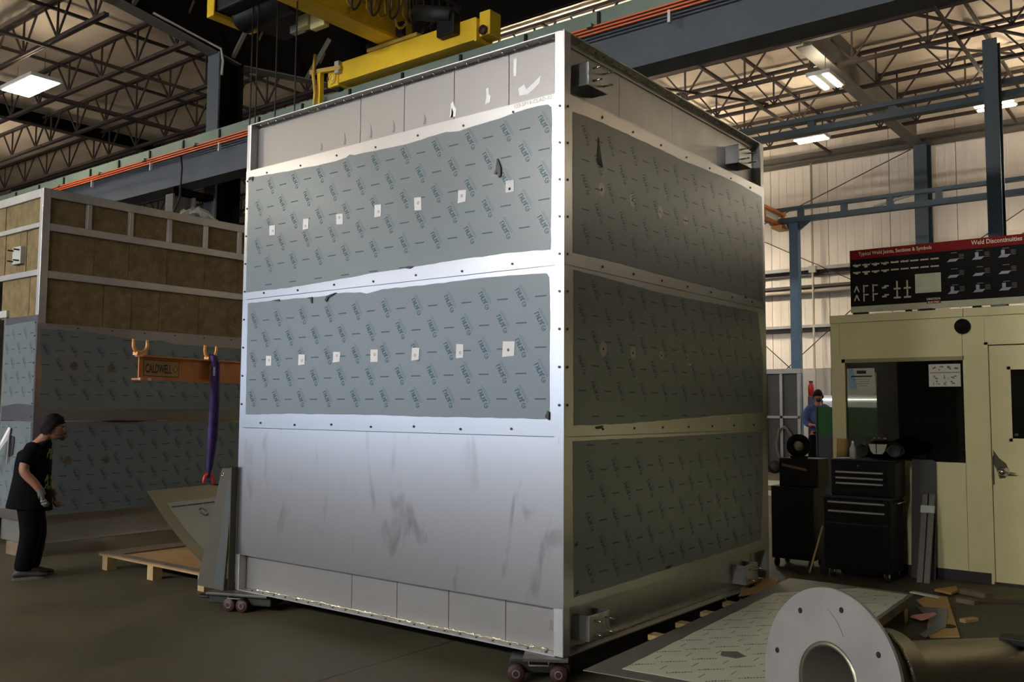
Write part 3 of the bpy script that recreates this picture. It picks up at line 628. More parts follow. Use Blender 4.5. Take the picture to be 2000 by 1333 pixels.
g3 = [(0.094, 1.475), (0.598, 1.476), (1.724, 1.478), (3.091, 1.487), (3.097, 1.003), (3.035, 0.54), (2.152, 0.522), (1.302, 0.514), (0.594, 0.501), (0.108, 0.501)]
for i, gp in enumerate((g1, g2, g3)):
    film(B, jag(gp, 0.003, seed=5 + i), toS, yR, zU, (1, 0, 0), dx=0.315, dy=0.33, k=0.74, x0=0.1 * i, y0=0.06 * i, ink='filmprint')
# screws along the edges of the sheets
sc = MB()
def scr(p, n): p = Vector(p); n = Vector(n); sc.cyl(p, p + n * 0.006, 0.0085, 8)
for z in (3.655, 2.63, 1.545):
    for i in range(7): scr((-3.05 + i * 0.44, -0.003, z - 0.01 * (i % 2)), (0, -1, 0))
    for i in range(7): scr((0.003, 0.45 + i * 0.41, z), (1, 0, 0))
for i in range(9):
    z = 1.7 + i * 0.24; scr((-0.03, -0.003, z), (0, -1, 0)); scr((-W + 0.03, -0.003, z), (0, -1, 0)); scr((0.003, 0.035, z), (1, 0, 0))
sc.build('cladding_screws', M['screw'], B, kind='stuff')
# white paper squares over the holes, each with a small ring
PP = [(-2.956, 3.152), (-2.527, 3.152), (-2.116, 3.143), (-1.693, 3.153), (-1.275, 3.151), (-0.858, 3.145), (-0.433, 3.155), (-2.959, 2.059), (-2.539, 2.056), (-2.125, 2.064), (-1.705, 2.063), (-1.284, 2.061), (-0.862, 2.069), (-0.438, 2.068)]
for i, (x, z) in enumerate(PP):
    a = rnd.uniform(0.032, 0.040); h = rnd.uniform(0.040, 0.050); s = rnd.uniform(-0.006, 0.006)
    if i == 13: a, h = 0.05, 0.052
    o = MB().poly([(x - a, -0.0045, z - h), (x + a, -0.0045, z - h + s), (x + a + s, -0.0045, z + h * 0.92), (x - a + s, -0.0045, z + h)], (0, -0.003, 0)).build('paper_patch', M['paper'], B)
    dx = rnd.uniform(-0.005, 0.01); dzz = rnd.uniform(-0.02, 0.012)
    rg = MB().lathe((x + dx, -0.0076, z + dzz), (0, -1, 0), [(0, 0.010), (0.001, 0.010), (0.001, 0.0065 if i not in (6, 13) else 0.0), (0, 0.0065)], 12)
    rg.build('hole_ring', M['wheelred'] if i == 6 else M['greysteel'], o)
# oval bare spots on the side film
for (y, z), s in zip([(0.439, 3.157), (0.844, 3.156), (1.247, 3.145), (1.656, 3.144), (0.456, 2.078), (0.844, 2.07), (1.257, 2.073), (1.66, 2.08)], [1, 1, 1, .8, 1.1, 1, .7, .5]):
    pts = [(0.0045, y + 0.040 * s * math.cos(t * PI / 8), z + 0.046 * s * math.sin(t * PI / 8)) for t in range(16)]
    o = MB().poly(pts, (0.0008, 0, 0)).build('bare_spot', M['inner'], B)
    MB().lathe((0.0053, y, z), (1, 0, 0), [(0, 0.009), (0.001, 0.009), (0.001, 0)], 10).build('spot_hole', M['screw'], o)
# torn, curled bits of film
def tear(p, pts, d): MB().poly([(p[0] + a, p[1] - 0.006, p[2] + b) for a, b in pts], d).build('torn_film', M['tear'], B)
tear((-0.535, 0, 3.255), [(-0.03, 0), (-0.012, 0.03), (-0.004, 0.10), (0.004, 0.10), (0.03, 0.035), (0.028, -0.02), (0.012, -0.03), (0.0, 0.012), (-0.012, -0.005)], (0, -0.012, 0))
tear((-2.215, 0, 2.545), [(-0.05, -0.03), (-0.03, 0.0), (0.02, 0.012), (0.08, 0.02), (0.03, 0.0), (-0.01, -0.012), (-0.03, -0.045)], (0, -0.01, 0))
tear((-2.44, 0, 2.545), [(-0.05, 0.004), (0.02, 0.006), (0.022, -0.045), (0.01, -0.04), (0.0, -0.008)], (0, -0.008, 0))
tear((-2.86, 0, 2.556), [(-0.08, 0.002), (0.02, 0.006), (0.03, -0.012), (-0.02, -0.006)], (0, -0.006, 0))
tear((-3.28, 0, 3.63), [(-0.02, 0.0), (0.0, 0.02), (0.05, 0.018), (0.04, -0.02), (0.03, 0.002), (0.0, 0.0)], (0, -0.008, 0))
tear((-1.36, 0, 2.69), [(-0.04, 0.0), (0.0, 0.012), (0.05, 0.006), (0.01, -0.008)], (0, -0.006, 0))
tear((-0.115, 0, 1.635), [(-0.02, -0.01), (0.0, 0.03), (0.012, 0.02), (0.01, -0.03)], (0, -0.008, 0))
for y, z, l in ((0.36, 1.562, 0.09), (1.30, 0.53, 0.08), (2.75, 2.66, 0.04), (0.12, 0.83, 0.03), (0.13, 0.53, 0.03)):
    MB().poly([(0.005, y, z), (0.005, y + l, z + 0.008), (0.005, y + l * 0.8, z - 0.012), (0.005, y + l * 0.2, z - 0.014)], (0.006, 0, 0)).build('torn_film', M['tear'], B)
for y, z in ((2.0, 1.61), (2.35, 1.60), (1.66, 2.02)): MB().poly([(0.005, y, z), (0.005, y + 0.05, z + 0.01), (0.005, y + 0.06, z), (0.005, y + 0.03, z + 0.004)], (0.004, 0, 0)).build('torn_film', M['smear'], B)
# wedge of torn film by the lamp reflection
MB().poly([(0.006, 0.40, 3.50), (0.006, 0.43, 3.36), (0.006, 0.45, 3.31), (0.006, 0.39, 3.33), (0.006, 0.385, 3.38)], (0.004, 0, 0)).build('torn_film', M['plate'], B)
# white paint smears and dark marks on the upper liner
def blob(cx, cz, pts, m, nm, y=RC): MB().poly([(cx + a, y, cz + b) for a, b in pts], (0, -0.002, 0)).build(nm, m, B)
blob(-1.02, 3.80, [(-0.03, -0.04), (-0.02, 0.06), (0.0, 0.08), (0.012, 0.04), (0.03, 0.01), (0.025, -0.04)], M['smear'], 'paint_smear')
blob(-0.70, 3.84, [(-0.022, -0.05), (-0.01, 0.0), (-0.012, 0.06), (0.01, 0.07), (0.012, 0.02), (0.03, 0.0), (0.025, -0.04)], M['smear'], 'paint_smear')
blob(-0.32, 3.84, [(-0.10, -0.05), (-0.11, 0.0), (-0.06, 0.02), (-0.04, -0.02), (0.03, 0.02), (0.08, 0.05), (0.07, 0.0), (0.02, -0.03), (-0.03, -0.055)], M['smear'], 'paint_smear')
blob(-0.46, 3.995, [(-0.012, -0.06), (-0.012, 0.06), (0.018, 0.065), (0.014, -0.06)], M['smear'], 'paint_smear')
for x, h in ((-2.17, 0.07), (-1.87, 0.08), (-1.62, 0.06), (-1.30, 0.05), (-2.45, 0.04), (-1.03, 0.04)):
    blob(x, 3.79, [(-0.014, -0.03), (-0.004, 0.0), (-0.004, h), (0.006, h * 0.6), (0.016, 0.005), (0.01, -0.03)], M['darkmark'], 'scuff_mark')
mk = MB(); text_on(mk, '123-SP14-CLAD-02', (-0.40, -0.0048, 3.676), (0.995, 0, 0.012), zU, 0.026, 0.31); mk.build('marker_writing', M['darkmark'], B)
# lug brackets with threaded studs on the right-hand face
def bracket(y0, y1, z0, z1, x0=-RC):
    xf = 0.055; t = 0.008; st = 0.07
    b = MB().box((xf - t, y0, z0), (xf, y1, z1)).box((x0, y0, z0), (xf - t, y0 + t, z1)).box((x0, y1 - t, z0), (xf - t, y1, z1)).build('lug_bracket', M['frame'], B, bevel=0.004)
    for yy in (y0 + 0.055, y1 - 0.055):
        for zz in (z0 + 0.04, z1 - 0.035):
            MB().cyl((xf, yy, zz), (xf + st, yy, zz), 0.007, 8).build('stud', M['chrome'], b)
bracket(0.20, 0.44, 3.80, 3.96); bracket(2.56, 2.82, 3.80, 3.96); bracket(0.21, 0.45, 0.215, 0.375); bracket(2.60, 2.84, 0.215, 0.375)
MB().box((-RC + 0.002, 2.98, ZB + 0.06), (-RC + 0.01, 3.02, 0.44)).build('gap_light_strip', M['chrome'], B)  # bright strip stands in for light seen through the panel gap
MB().poly([(-0.17, RC - 0.001, 0.285), (-0.115, RC - 0.001, 0.28), (-0.118, RC - 0.001, 0.345), (-0.15, RC - 0.001, 0.35), (-0.155, RC - 0.001, 0.30)], (0, -0.002, 0)).build('scuff_mark', M['darkmark'], B)
# ------------------------------------------------------------------ the second enclosure, still showing its insulation
X2 = -7.09
B2 = thing('insulated_enclosure', 'half-clad steel enclosure with brown mineral wool and open rails, on timber blocks', 'enclosure', (X2 - 1.5, 1.5, ZB))
MB().box((X2 - 0.075, 0, ZB), (X2, 0.085, 4.12)).build('corner_post', M['frame'], B2, bevel=0.005)
MB().box((X2 - 0.06, 3.15, ZB), (X2, D, 4.12)).build('corner_post', M['frame'], B2)
MB().box((X2 - 0.075, 0.085, 4.02), (X2, D, 4.12)).build('top_rail', M['frame'], B2, bevel=0.004)
MB().box((X2 - 3.3, 0, 4.02), (X2 - 0.075, 0.075, 4.12)).build('top_rail', M['frame'], B2, bevel=0.004)
for z in (3.645, 3.105):
    MB().box((X2 - 0.02, 0.085, z), (X2, 3.15, z + 0.085)).build('side_rail', M['frame'], B2, bevel=0.003)
for z, h in ((3.68, 0.055), (3.135, 0.065)):
    MB().box((X2 - 3.3, 0.0, z), (X2 - 0.075, 0.02, z + h)).build('front_rail', M['frame'], B2, bevel=0.003)
for i in range(6):
    y = 0.495 + i * 0.516
    MB().box((X2 - 0.02, y, 3.73), (X2 - 0.002, y + 0.07, 4.02)).build('short_stud', M['frame'], B2, bevel=0.003)
    MB().box((X2 - 0.004, y + 0.02, 3.735), (X2 + 0.004, y + 0.028, 4.01)).build('stud_edge', M['housing'], B2)
rnd = random.Random(11)
bands = [(3.73, 4.02, [0.09, 0.49, 1.02, 1.53, 2.05, 2.57, 3.08, 3.15]), (3.19, 3.645, [0.09, 0.62, 1.05, 1.55, 2.10, 2.60, 3.15]), (2.60, 3.105, [0.09, 0.75, 1.10, 1.48, 2.02, 2.45, 3.15])]
for z0, z1, ys in bands:
    for a, b in zip(ys, ys[1:]):
        dx = rnd.uniform(-0.012, 0.0)
        MB().box((X2 - 0.12, a + 0.004, z0), (X2 - 0.022 + dx, b - 0.004, z1)).build('insulation_batt', M['wool'], B2)
for z0, z1, xs_ in ((3.735, 4.02, [-3.2, -2.1, -1.55, -0.98, -0.45, -0.08]), (3.20, 3.68, [-3.2, -2.2, -1.5, -0.95, -0.58, -0.42, -0.27, -0.08]), (2.68, 3.135, [-3.2, -2.2, -1.6, -1.0, -0.55, -0.30, -0.08])):
    for a, b in zip(xs_, xs_[1:]):
        if z1 < 3.2 and b < -0.85: continue
        MB().box((X2 + a + 0.004, 0.022 + rnd.uniform(0, 0.012), z0), (X2 + b - 0.004, 0.12, z1)).build('insulation_batt', M['wool'], B2)
MB().box((X2 - 3.2, 0.0, 2.70), (X2 - 0.79, 0.08, 2.78)).build('opening_lintel', M['housing'], B2)
MB().box((X2 - 0.84, 0.0, ZB), (X2 - 0.80, 0.14, 2.70)).build('opening_jamb', M['greysteel'], B2)
MB().box((X2 - 3.25, 1.2, ZB), (X2 - 0.9, 1.25, 2.8)).build('inner_wall', M['darkwall'], B2)
MB().box((X2 - 3.3, 0.1, 4.05), (X2 - 0.08, 3.15, 4.08)).build('roof_sheet', M['frame'], B2)
MB().box((X2 - 3.3, 0.0, ZB), (X2 - 0.8, 0.06, ZB + 0.25)).build('sill_channel', M['greysteel'], B2)
# cladding
for a, b in ((1.503, 2.595), (0.40, 1.499)):
    MB().box((X2 - 0.012, 0.0, a), (X2 + 0.003, D, b)).build('cladding_sheet', M['stainless'], B2)
    MB().box((X2 - 0.80, -0.003, a), (X2 - 0.002, 0.0, b + (0.09 if b > 2 else 0))).build('cladding_sheet', M['stainless'], B2)
MB().box((X2 - 0.10, 0.05, ZB), (X2 - 0.06, D - 0.05, 0.40)).build('base_band', M['frame'], B2)
MB().box((X2 - 0.10, 0.05, ZB - 0.0), (X2 + 0.004, D, ZB + 0.012)).build('sill_flange', M['frame'], B2)
MB().box((X2 - 0.80, 0.05, ZB), (X2 - 0.0, 0.065, 0.46)).build('base_band', M['greysteel'], B2)
toS2 = lambda a, b: (X2 + 0.003, a, b); toF2 = lambda a, b: (X2 + a, -0.003, b)
h1 = [(0.03, 2.53), (0.5, 2.535), (0.9, 2.50), (1.2, 2.47), (1.5, 2.49), (1.7, 2.45), (2.2, 2.45), (3.2, 2.45), (3.2, 1.66), (2.0, 1.64), (1.0, 1.645), (0.05, 1.64), (0.06, 2.0)]
h2 = [(0.12, 1.46), (1.5, 1.47), (3.2, 1.47), (3.2, 0.47), (1.5, 0.46), (0.12, 0.46)]
for i, hp in enumerate((h1, h2)): film(B2, jag(hp, 0.004, seed=21 + i), toS2, yR, zU, (1, 0, 0), dx=0.315, dy=0.33, k=0.74, x0=0.07, y0=0.1 * i, ink='filmprint')
h3 = [(-0.79, 2.60), (-0.06, 2.62), (-0.03, 2.4), (-0.03, 1.68), (-0.4, 1.70), (-0.79, 1.66)]
h4 = [(-0.79, 1.49), (-0.4, 1.50), (-0.05, 1.49), (-0.04, 0.55), (-0.79, 0.50)]
for i, hp in enumerate((h3, h4)): film(B2, jag(hp, 0.004, seed=31 + i), toF2, xR, zU, (0, -1, 0), dx=0.30, dy=0.33, k=0.7, x0=0.07, y0=0.1 * i)
for y, z in ((0.42, 2.13), (0.86, 2.12), (0.40, 1.06), (0.84, 1.05)):
    MB().poly([(X2 + 0.0045, y + 0.045 * math.cos(t * PI / 8), z + 0.05 * math.sin(t * PI / 8)) for t in range(16)], (0.0008, 0, 0)).build('bare_spot', M['wooddark'], B2)
sc = MB()
for i in range(7): sc.cyl((X2 + 0.003, 0.45 + i * 0.41, 2.56), (X2 + 0.009, 0.45 + i * 0.41, 2.56), 0.009, 8)
for i in range(8): sc.cyl((X2 - 0.05, -0.003, 1.55 + i * 0.15), (X2 - 0.05, -0.009, 1.55 + i * 0.15), 0.009, 8)
sc.build('cladding_screws', M['screw'], B2, kind='stuff')
MB().poly([(X2 + 0.004, 0.75, 1.495), (X2 + 0.004, 0.95, 1.51), (X2 + 0.004, 1.2, 1.50), (X2 + 0.004, 1.4, 1.505), (X2 + 0.004, 1.2, 1.485), (X2 + 0.004, 0.95, 1.482)], (0.012, 0, 0)).build('torn_film', M['tear'], B2)
b = MB().box((X2 - 0.66, -0.022, 3.30), (X2 - 0.45, -0.015, 3.50)).box((X2 - 0.66, -0.015, 3.30), (X2 - 0.652, 0.03, 3.50)).box((X2 - 0.458, -0.015, 3.30), (X2 - 0.45, 0.03, 3.50)).build('lug_bracket', M['housing'], B2)
for xx in (-0.64, -0.49):
    for zz in (3.335, 3.46): MB().cyl((X2 + xx, -0.022, zz), (X2 + xx, -0.085, zz), 0.009, 8).build('stud', M['black'], b)
MB().poly([(X2 - 0.55, -0.02, 1.43), (X2 - 0.50, -0.02, 1.42), (X2 - 0.53, -0.02, 1.30), (X2 - 0.70, -0.14, 1.0), (X2 - 0.72, -0.14, 1.02)], (0.012, -0.01, 0)).build('hanging_paper', M['white'], B2)
MB().poly([(X2 - 0.52, -0.012, 1.34), (X2 - 0.42, -0.012, 1.32), (X2 - 0.44, -0.012, 1.12), (X2 - 0.58, -0.012, 1.08)], (0, 0.004, 0)).build('latch_plate', M['dolly'], B2)
MB().bar((X2 - 0.51, -0.03, 1.36), (X2 - 0.53, -0.03, 1.02), 0.012, 0.012).build('latch_rod', M['housing'], B2)
# blocks under it
for i, (x, y, lab) in enumerate([(X2 - 0.35, 0.12, 'timber block under the insulated enclosure, behind the walking person'), (X2 - 0.05, 2.8, 'timber block under the far corner of the insulated enclosure'), (X2 - 2.6, 0.3, 'timber block under the open end of the insulated enclosure')]):
    tag(MB().box((x - 0.25, y - 0.09, 0), (x + 0.28, y + 0.10, ZB)).build('timber_block', M['wooddark'], bevel=0.006), lab, 'block')
# wrap and small lamp on its roof
t = thing('plastic_wrap', 'crumpled clear plastic wrap lying on the insulated enclosure roof', 'wrap', (X2 - 0.35, 2.3, 4.12))
rnd = random.Random(3); cm = MB(); N = 9
vs = [(X2 - 0.10 + 0.10 * (i / N - 0.5) + rnd.uniform(-.02, .02), 1.75 + 0.55 * j / N, 4.125 + max(0, 0.12 * math.sin(PI * i / N) * math.sin(PI * j / N) + rnd.uniform(-0.02, 0.05))) for i in range(N + 1) for j in range(N + 1)]
cm.add(vs, [(i * (N + 1) + j, i * (N + 1) + j + 1, (i + 1) * (N + 1) + j + 1, (i + 1) * (N + 1) + j) for i in range(N) for j in range(N)])
cm.build('wrap_sheet', M['plastic'], t)

# ------------------------------------------------------------------ lifting beam, slings, lifted sheet, pallet
bp0, bp1 = Vector((-4.985, -0.02, 0)), Vector((-5.67, 3.06, 0)); bd = (bp1 - bp0).normalized(); bn = Vector((bd.y, -bd.x, 0))
LB = thing('lifting_beam', 'orange lifting beam with upright hooks hanging between the two enclosures', 'lifting beam', (bp0.x, bp0.y, 1.92))
def bpt(t, n, z): v = bp0 + bd * t + bn * n; return (v.x, v.y, z)
def bbox(mb, t0, t1, n0, n1, z0, z1):
    vs = [bpt(t, n, z) for z in (z0, z1) for (t, n) in ((t0, n0), (t1, n0), (t1, n1), (t0, n1))]
    return mb.add(vs, [(0, 3, 2, 1), (4, 5, 6, 7), (0, 1, 5, 4), (1, 2, 6, 5), (2, 3, 7, 6), (3, 0, 4, 7)])
bbox(MB(), 0.03, 3.1, -0.006, 0.006, 1.945, 2.155).build('web', M['bom'], LB)
bbox(MB(), 0.0, 3.12, -0.055, 0.055, 1.93, 1.945).build('bottom_flange', M['bom'], LB)
bbox(MB(), 0.03, 3.12, -0.055, 0.055, 2.155, 2.17).build('top_flange', M['bom'], LB)
for zc in (2.05,):
    bbox(MB(), 0.09, 0.53, 0.006, 0.009, 1.975, 2.125).build('name_plate', M['label'], LB)
    ed = MB()
    for a in ((0.085, 0.535, 1.970, 1.976), (0.085, 0.535, 2.124, 2.130), (0.085, 0.09, 1.97, 2.13), (0.530, 0.535, 1.97, 2.13)): bbox(ed, a[0], a[1], 0.009, 0.0105, a[2], a[3])
    text_on(ed, 'CALDWELL', bpt(0.105, 0.0112, 2.005), bd, zU, 0.085, 0.335, 0.022)
    for k in range(4):
        a0 = PI / 4 + k * PI / 2
        for s in range(4):
            t0, t1 = a0 + 0.15 + s * 0.3, a0 + 0.15 + (s + 1) * 0.3
            P = lambda t, r: bpt(0.488 + r * math.cos(t), 0.0112, 2.048 + r * 1.05 * math.sin(t))
            if k in (0, 2) and s == 3: continue
            ed.add([P(t0, 0.022), P(t1, 0.022), P(t1, 0.031), P(t0, 0.031)], [(0, 1, 2, 3)])
    ed.build('name_lettering', M['ink'], LB, kind='stuff')
for t in (0.045, 0.98, 2.1, 3.0):
    pts = []; rr = []
    for i in range(13):
        a = PI * 1.12 * i / 12 - PI * 0.06; q = t + 0.0 - 0.085 * math.cos(a); z = 2.275 - 0.085 * math.sin(a) + (0.03 if i in (0, 12) else 0)
        pts.append(bpt(q, 0, z)); rr.append(0.014 + 0.008 * math.sin(PI * i / 12))
    h = MB().tube(pts, rr, 8); bbox(h, t - 0.06, t + 0.06, -0.03, 0.03, 2.168, 2.20); h.build('hook', M['hook'], LB)
MB().bar(bpt(1.55, 0, 2.15), bpt(1.55, 0, 2.45), 0.03, 0.16, bd).build('lifting_lug', M['bom'], LB)
for tt in ((0.0, 0.02), (0.10, 0.14)): bbox(MB(), tt[0], tt[1], 0.045, 0.058, 1.925, 1.95).build('worn_edge', M['housing'], LB)
def sling(t, lab):
    s = MB(); cx, cy, _ = bpt(t, 0.075, 0)
    for off, z1 in ((-0.020, 0.93), (0.028, 0.96)):
        pts = [bpt(t + 0.02, 0.0, 2.215), bpt(t + 0.02 + off * 0.4, 0.05, 2.20), bpt(t + 0.02 + off, 0.075, 2.12), bpt(t + 0.03 + off, 0.07, 1.7), bpt(t + 0.035 + off * 1.1, 0.05, 1.35), bpt(t + 0.03 + off * 0.5, 0.03, 1.05), bpt(t + 0.03, 0.02, z1)]
        s.tube(pts, [0.024, 0.028, 0.030, 0.034, 0.034, 0.024, 0.014], 8)
    o = s.build('lifting_sling', M['sling']); tag(o, lab, 'sling')
    bbox(MB(), t - 0.045, t - 0.02, 0.11, 0.113, 2.0, 2.09).build('sling_tag', M['housing'], o)
    return o
sling(0.955, 'purple round sling hanging from the lifting beam over the raised sheet')
# plate clamp
CX_, CY_, CZ_ = bpt(0.985, 0.02, 0.88)
t = thing('plate_clamp', 'red plate clamp gripping the raised sheet edge below the purple sling', 'clamp', (CX_, CY_, 0.84))
pts = [(CX_, CY_ - 0.055 + 0.002 * 0, CZ_ + 0.0)] + [(CX_, CY_ + 0.055 * -math.cos(PI * i / 8), CZ_ + 0.03 + 0.06 * math.sin(PI * i / 8)) for i in range(9)] + [(CX_, CY_ + 0.065, CZ_ - 0.03)]
MB().tube(pts, 0.017, 8).build('shackle', M['red'], t)
MB().box((CX_ - 0.02, CY_ + 0.0, CZ_ - 0.10), (CX_ + 0.02, CY_ + 0.13, CZ_ - 0.02)).build('clamp_jaw', M['black'], t, bevel=0.01)
# raised sheet: the top edge hangs under the beam, the body sags down to the pallet
def sheet_pt(s, y):    # s along the sheet from the raised edge
    x = -4.985 + 1.55 * s; z = 0.86 - 0.70 * (1 - (1 - min(1, s * 1.02)) ** 1.75) + 0.0
    return x - 0.22 * (y - 0.14) * (1 - s), y, max(z, 0.178)
m1 = MB(); NS, NY = 18, 8; ys = [0.14 + 2.4 * j / NY for j in range(NY + 1)]
top = [Vector(sheet_pt(i / NS, y)) for i in range(NS + 1) for y in ys]
F = [(i * (NY + 1) + j, (i + 1) * (NY + 1) + j, (i + 1) * (NY + 1) + j + 1, i * (NY + 1) + j + 1) for i in range(NS) for j in range(NY)]
SH = thing('raised_sheet', 'film-covered steel sheet lifted off the plywood pallet by one edge', 'sheet', (-4.3, 1.0, 0.2))
m1.add(top + [v - Vector((0.002, 0, 0.004)) for v in top], F + [tuple(len(top) + i for i in reversed(f)) for f in F], True); m1.build('sheet_metal', M['sheetpale'], SH)
m2 = MB(); off = Vector((0.002, 0, 0.003))
ys2 = [0.27 + 2.2 * j / NY for j in range(NY + 1)]
tp = [Vector(sheet_pt(0.10 + 0.88 * i / NS, y)) + off for i in range(NS + 1) for y in ys2]
fo = m2.add(tp, F, True).build('protective_film', mat('pale_film', (0.30, 0.31, 0.27), 0.45), SH)
pm = MB()
def srf(s, y, d=0.002): return Vector(sheet_pt(s, y)) + Vector((0.003, 0, 0.004 + d))
for (s, y) in ((0.20, 0.62), (0.20, 0.92), (0.45, 0.82), (0.44, 0.55), (0.70, 0.45), (0.72, 0.75), (0.22, 1.25)):
    for k in range(12):
        if k in (2, 8): continue
        t0, t1 = 2 * PI * k / 12, 2 * PI * (k + 1) / 12
        q = lambda t, r: srf(s + r * math.cos(t) * 0.75, y + r * math.sin(t))
        pm.add([q(t0, 0.030), q(t1, 0.030), q(t1, 0.047), q(t0, 0.047)], [(0, 1, 2, 3)])
    for k in range(6): pm.add([srf(s + 0.05 + 0.016 * k, y + 0.07 + 0.03 * k), srf(s + 0.06 + 0.016 * k, y + 0.07 + 0.03 * k), srf(s + 0.06 + 0.016 * k, y + 0.09 + 0.03 * k), srf(s + 0.05 + 0.016 * k, y + 0.09 + 0.03 * k)], [(0, 1, 2, 3)])
for s in (0.13, 0.50, 0.66):
    for k in range(10): pm.add([srf(s, 0.30 + 0.2 * k), srf(s + 0.008, 0.30 + 0.2 * k), srf(s + 0.008, 0.49 + 0.2 * k), srf(s, 0.49 + 0.2 * k)], [(0, 1, 2, 3)])
pm.build('film_print', M['filmprint'], fo, kind='stuff')
# plywood pallet
P = thing('plywood_pallet', 'plywood-topped pallet on short timber feet under the raised sheet', 'pallet', (-4.9, 1.0, 0.0))
MB().box((-5.96, 0.20, 0.14), (-4.0, 2.2, 0.158)).build('plywood_top', M['ply'], P)
MB().box((-5.96, 0.20, 0.158), (-5.68, 2.2, 0.172)).box((-5.68, 0.20, 0.158), (-4.0, 0.30, 0.172)).build('edge_board', M['wooddark'], P)
MB().box((-5.55, 1.15, 0.159), (-4.3, 2.0, 0.166)).build('packing_sheet', M['wooddark'], P)
for x in (-5.85, -5.0, -4.15):
    for y in (0.26, 1.2, 2.05): MB().box((x - 0.05, y - 0.05, 0.0), (x + 0.05, y + 0.05, 0.14)).build('foot', M['wood'], P)
    MB().box((x - 0.045, 0.22, 0.10), (x + 0.045, 2.18, 0.14)).build('bearer', M['wood'], P) if x == -5.0 else None
# leaning plate at the corner of the tall box
LP = thing('leaning_plate', 'tall narrow film-faced steel plate leaning on the box beside the dolly', 'plate', (-3.55, -0.06, 0.135))
MB().poly([(-3.74, -0.10, 0.151), (-3.36, -0.10, 0.151), (-3.36, -0.03, 1.16), (-3.53, -0.03, 1.15)], (0, 0.018, 0)).build('plate_sheet', M['plate'], LP)
MB().poly([(-3.50, -0.098, 0.17), (-3.37, -0.098, 0.17), (-3.37, -0.036, 1.05), (-3.43, -0.036, 1.05)], (0, -0.002, 0)).build('film_strip', M['filmdark'], LP)
MB().lathe((-3.505, -0.036, 1.10), (0, -1, 0.06), [(0, 0.018), (0.004, 0.018), (0.004, 0.008), (0, 0.008)], 12).build('hole_rim', M['chrome'], LP)
MB().box((-3.362, -0.06, 0.151), (-3.349, 0.0, 1.17)).build('edge_angle', M['plate'], LP)

# ------------------------------------------------------------------ machine skates under the tall box
def dolly(label, c, rz, hx=0.13, bl=0.20):
    o = thing('machine_dolly', label, 'dolly', (c[0], c[1], 0), rz, 'machine dollies under the tall box')
    MB().box((-bl + 0.02, -0.10, 0.05), (bl, 0.10, 0.128)).build('body', M['dolly'], o, local=True, bevel=0.01)
    MB().box((-0.09 if bl < 0.25 else -0.28, -0.15, 0.128), (bl - 0.01, 0.17, 0.149)).build('top_pad', M['dollytop'], o, local=True, bevel=0.004)
    for sx in (-hx, hx):
        for sy in (-1, 1):
            wv = MB().lathe((sx, sy * 0.102, 0.055), (0, sy, 0), [(0, 0.0), (0, 0.055), (0.045, 0.055), (0.05, 0.048), (0.05, 0)], 18).build('wheel', M['wheelred'], o, local=True)
            MB().lathe((sx, sy * 0.153, 0.055), (0, sy, 0), [(0, 0.026), (0.003, 0.026), (0.003, 0.018), (0, 0.018)], 14).build('hub_ring', M['hubring'], wv, local=True)
    MB().tube([(-0.05, -0.165, 0.135), (-0.05, -0.185, 0.118), (0.07, -0.185, 0.118), (0.07, -0.165, 0.135)], 0.005, 6).build('grab_handle', M['hubring'], o, local=True)
    if bl > 0.25: MB().tube([(-bl, -0.06, 0.09), (-bl - 0.1, -0.04, 0.085), (-bl - 0.14, 0.0, 0.085), (-bl - 0.1, 0.04, 0.085), (-bl, 0.06, 0.09)], 0.012, 8).build('tow_ring', M['dolly'], o, local=True)
    return o
dolly('dark red-wheeled machine dolly under the near corner of the tall box', (-0.20, 0.02), math.radians(33))
dolly('black machine dolly under the left corner of the tall box, by the leaning plate', (-3.24, 0.03), math.radians(22), 0.06, 0.30)
dolly('machine dolly hidden under the far corner of the tall box', (-0.3, 2.95), 0.0)
# ------------------------------------------------------------------ long sheet on a pallet, right foreground
LPt = thing('slatted_pallet', 'long timber slatted pallet under the flat film-covered sheet', 'pallet', (0.75, 1.3, 0))
def rp(x, y): return (0.385 + 0.999 * x - 0.043 * y, -0.36 - 0.04 * x + 0.999 * y)
def rbox(mb, x0, y0, x1, y1, z0, z1):
    pts = [rp(x0, y0), rp(x1, y0), rp(x1, y1), rp(x0, y1)]
    return mb.add([(*q, z) for z in (z0, z1) for q in pts], [(0, 3, 2, 1), (4, 5, 6, 7), (0, 1, 5, 4), (1, 2, 6, 5), (2, 3, 7, 6), (3, 0, 4, 7)])
for i in range(9):
    y = 0.13 + i * 0.41; xo = -0.09 if 2 <= i <= 5 else 0.03
    rbox(MB(), xo, y, 0.98, y + 0.09, 0.19, 0.222).build('deck_slat', M['wood'], LPt)
for x in (0.30, 0.90): rbox(MB(), x - 0.05, 0.05, x + 0.05, 3.5, 0.10, 0.19).build('bearer', M['wooddark'], LPt)
for x in (0.30, 0.90):
    for y in (0.1, 1.8, 3.4): rbox(MB(), x - 0.06, y, x + 0.06, y + 0.12, 0.0, 0.10).build('foot', M['wheelred'] if (y < 1 and x < 0.5) else M['wood'], LPt)
FS = thing('flat_sheet', 'long flat steel sheet with printed grey film, lying on the slatted pallet', 'sheet', (0.8, 1.3, 0.223))
MB().poly([(*rp(*q), 0.223) for q in ((0, 0), (1.02, 0.17), (1.02, 3.46), (0, 3.46))], (0, 0, 0.005)).build('sheet_metal', M['greysteel'], FS)
fo = [(0.165, 0.16), (0.99, 0.26), (0.99, 3.40), (0.60, 3.41), (0.12, 2.75), (0.135, 1.5)]
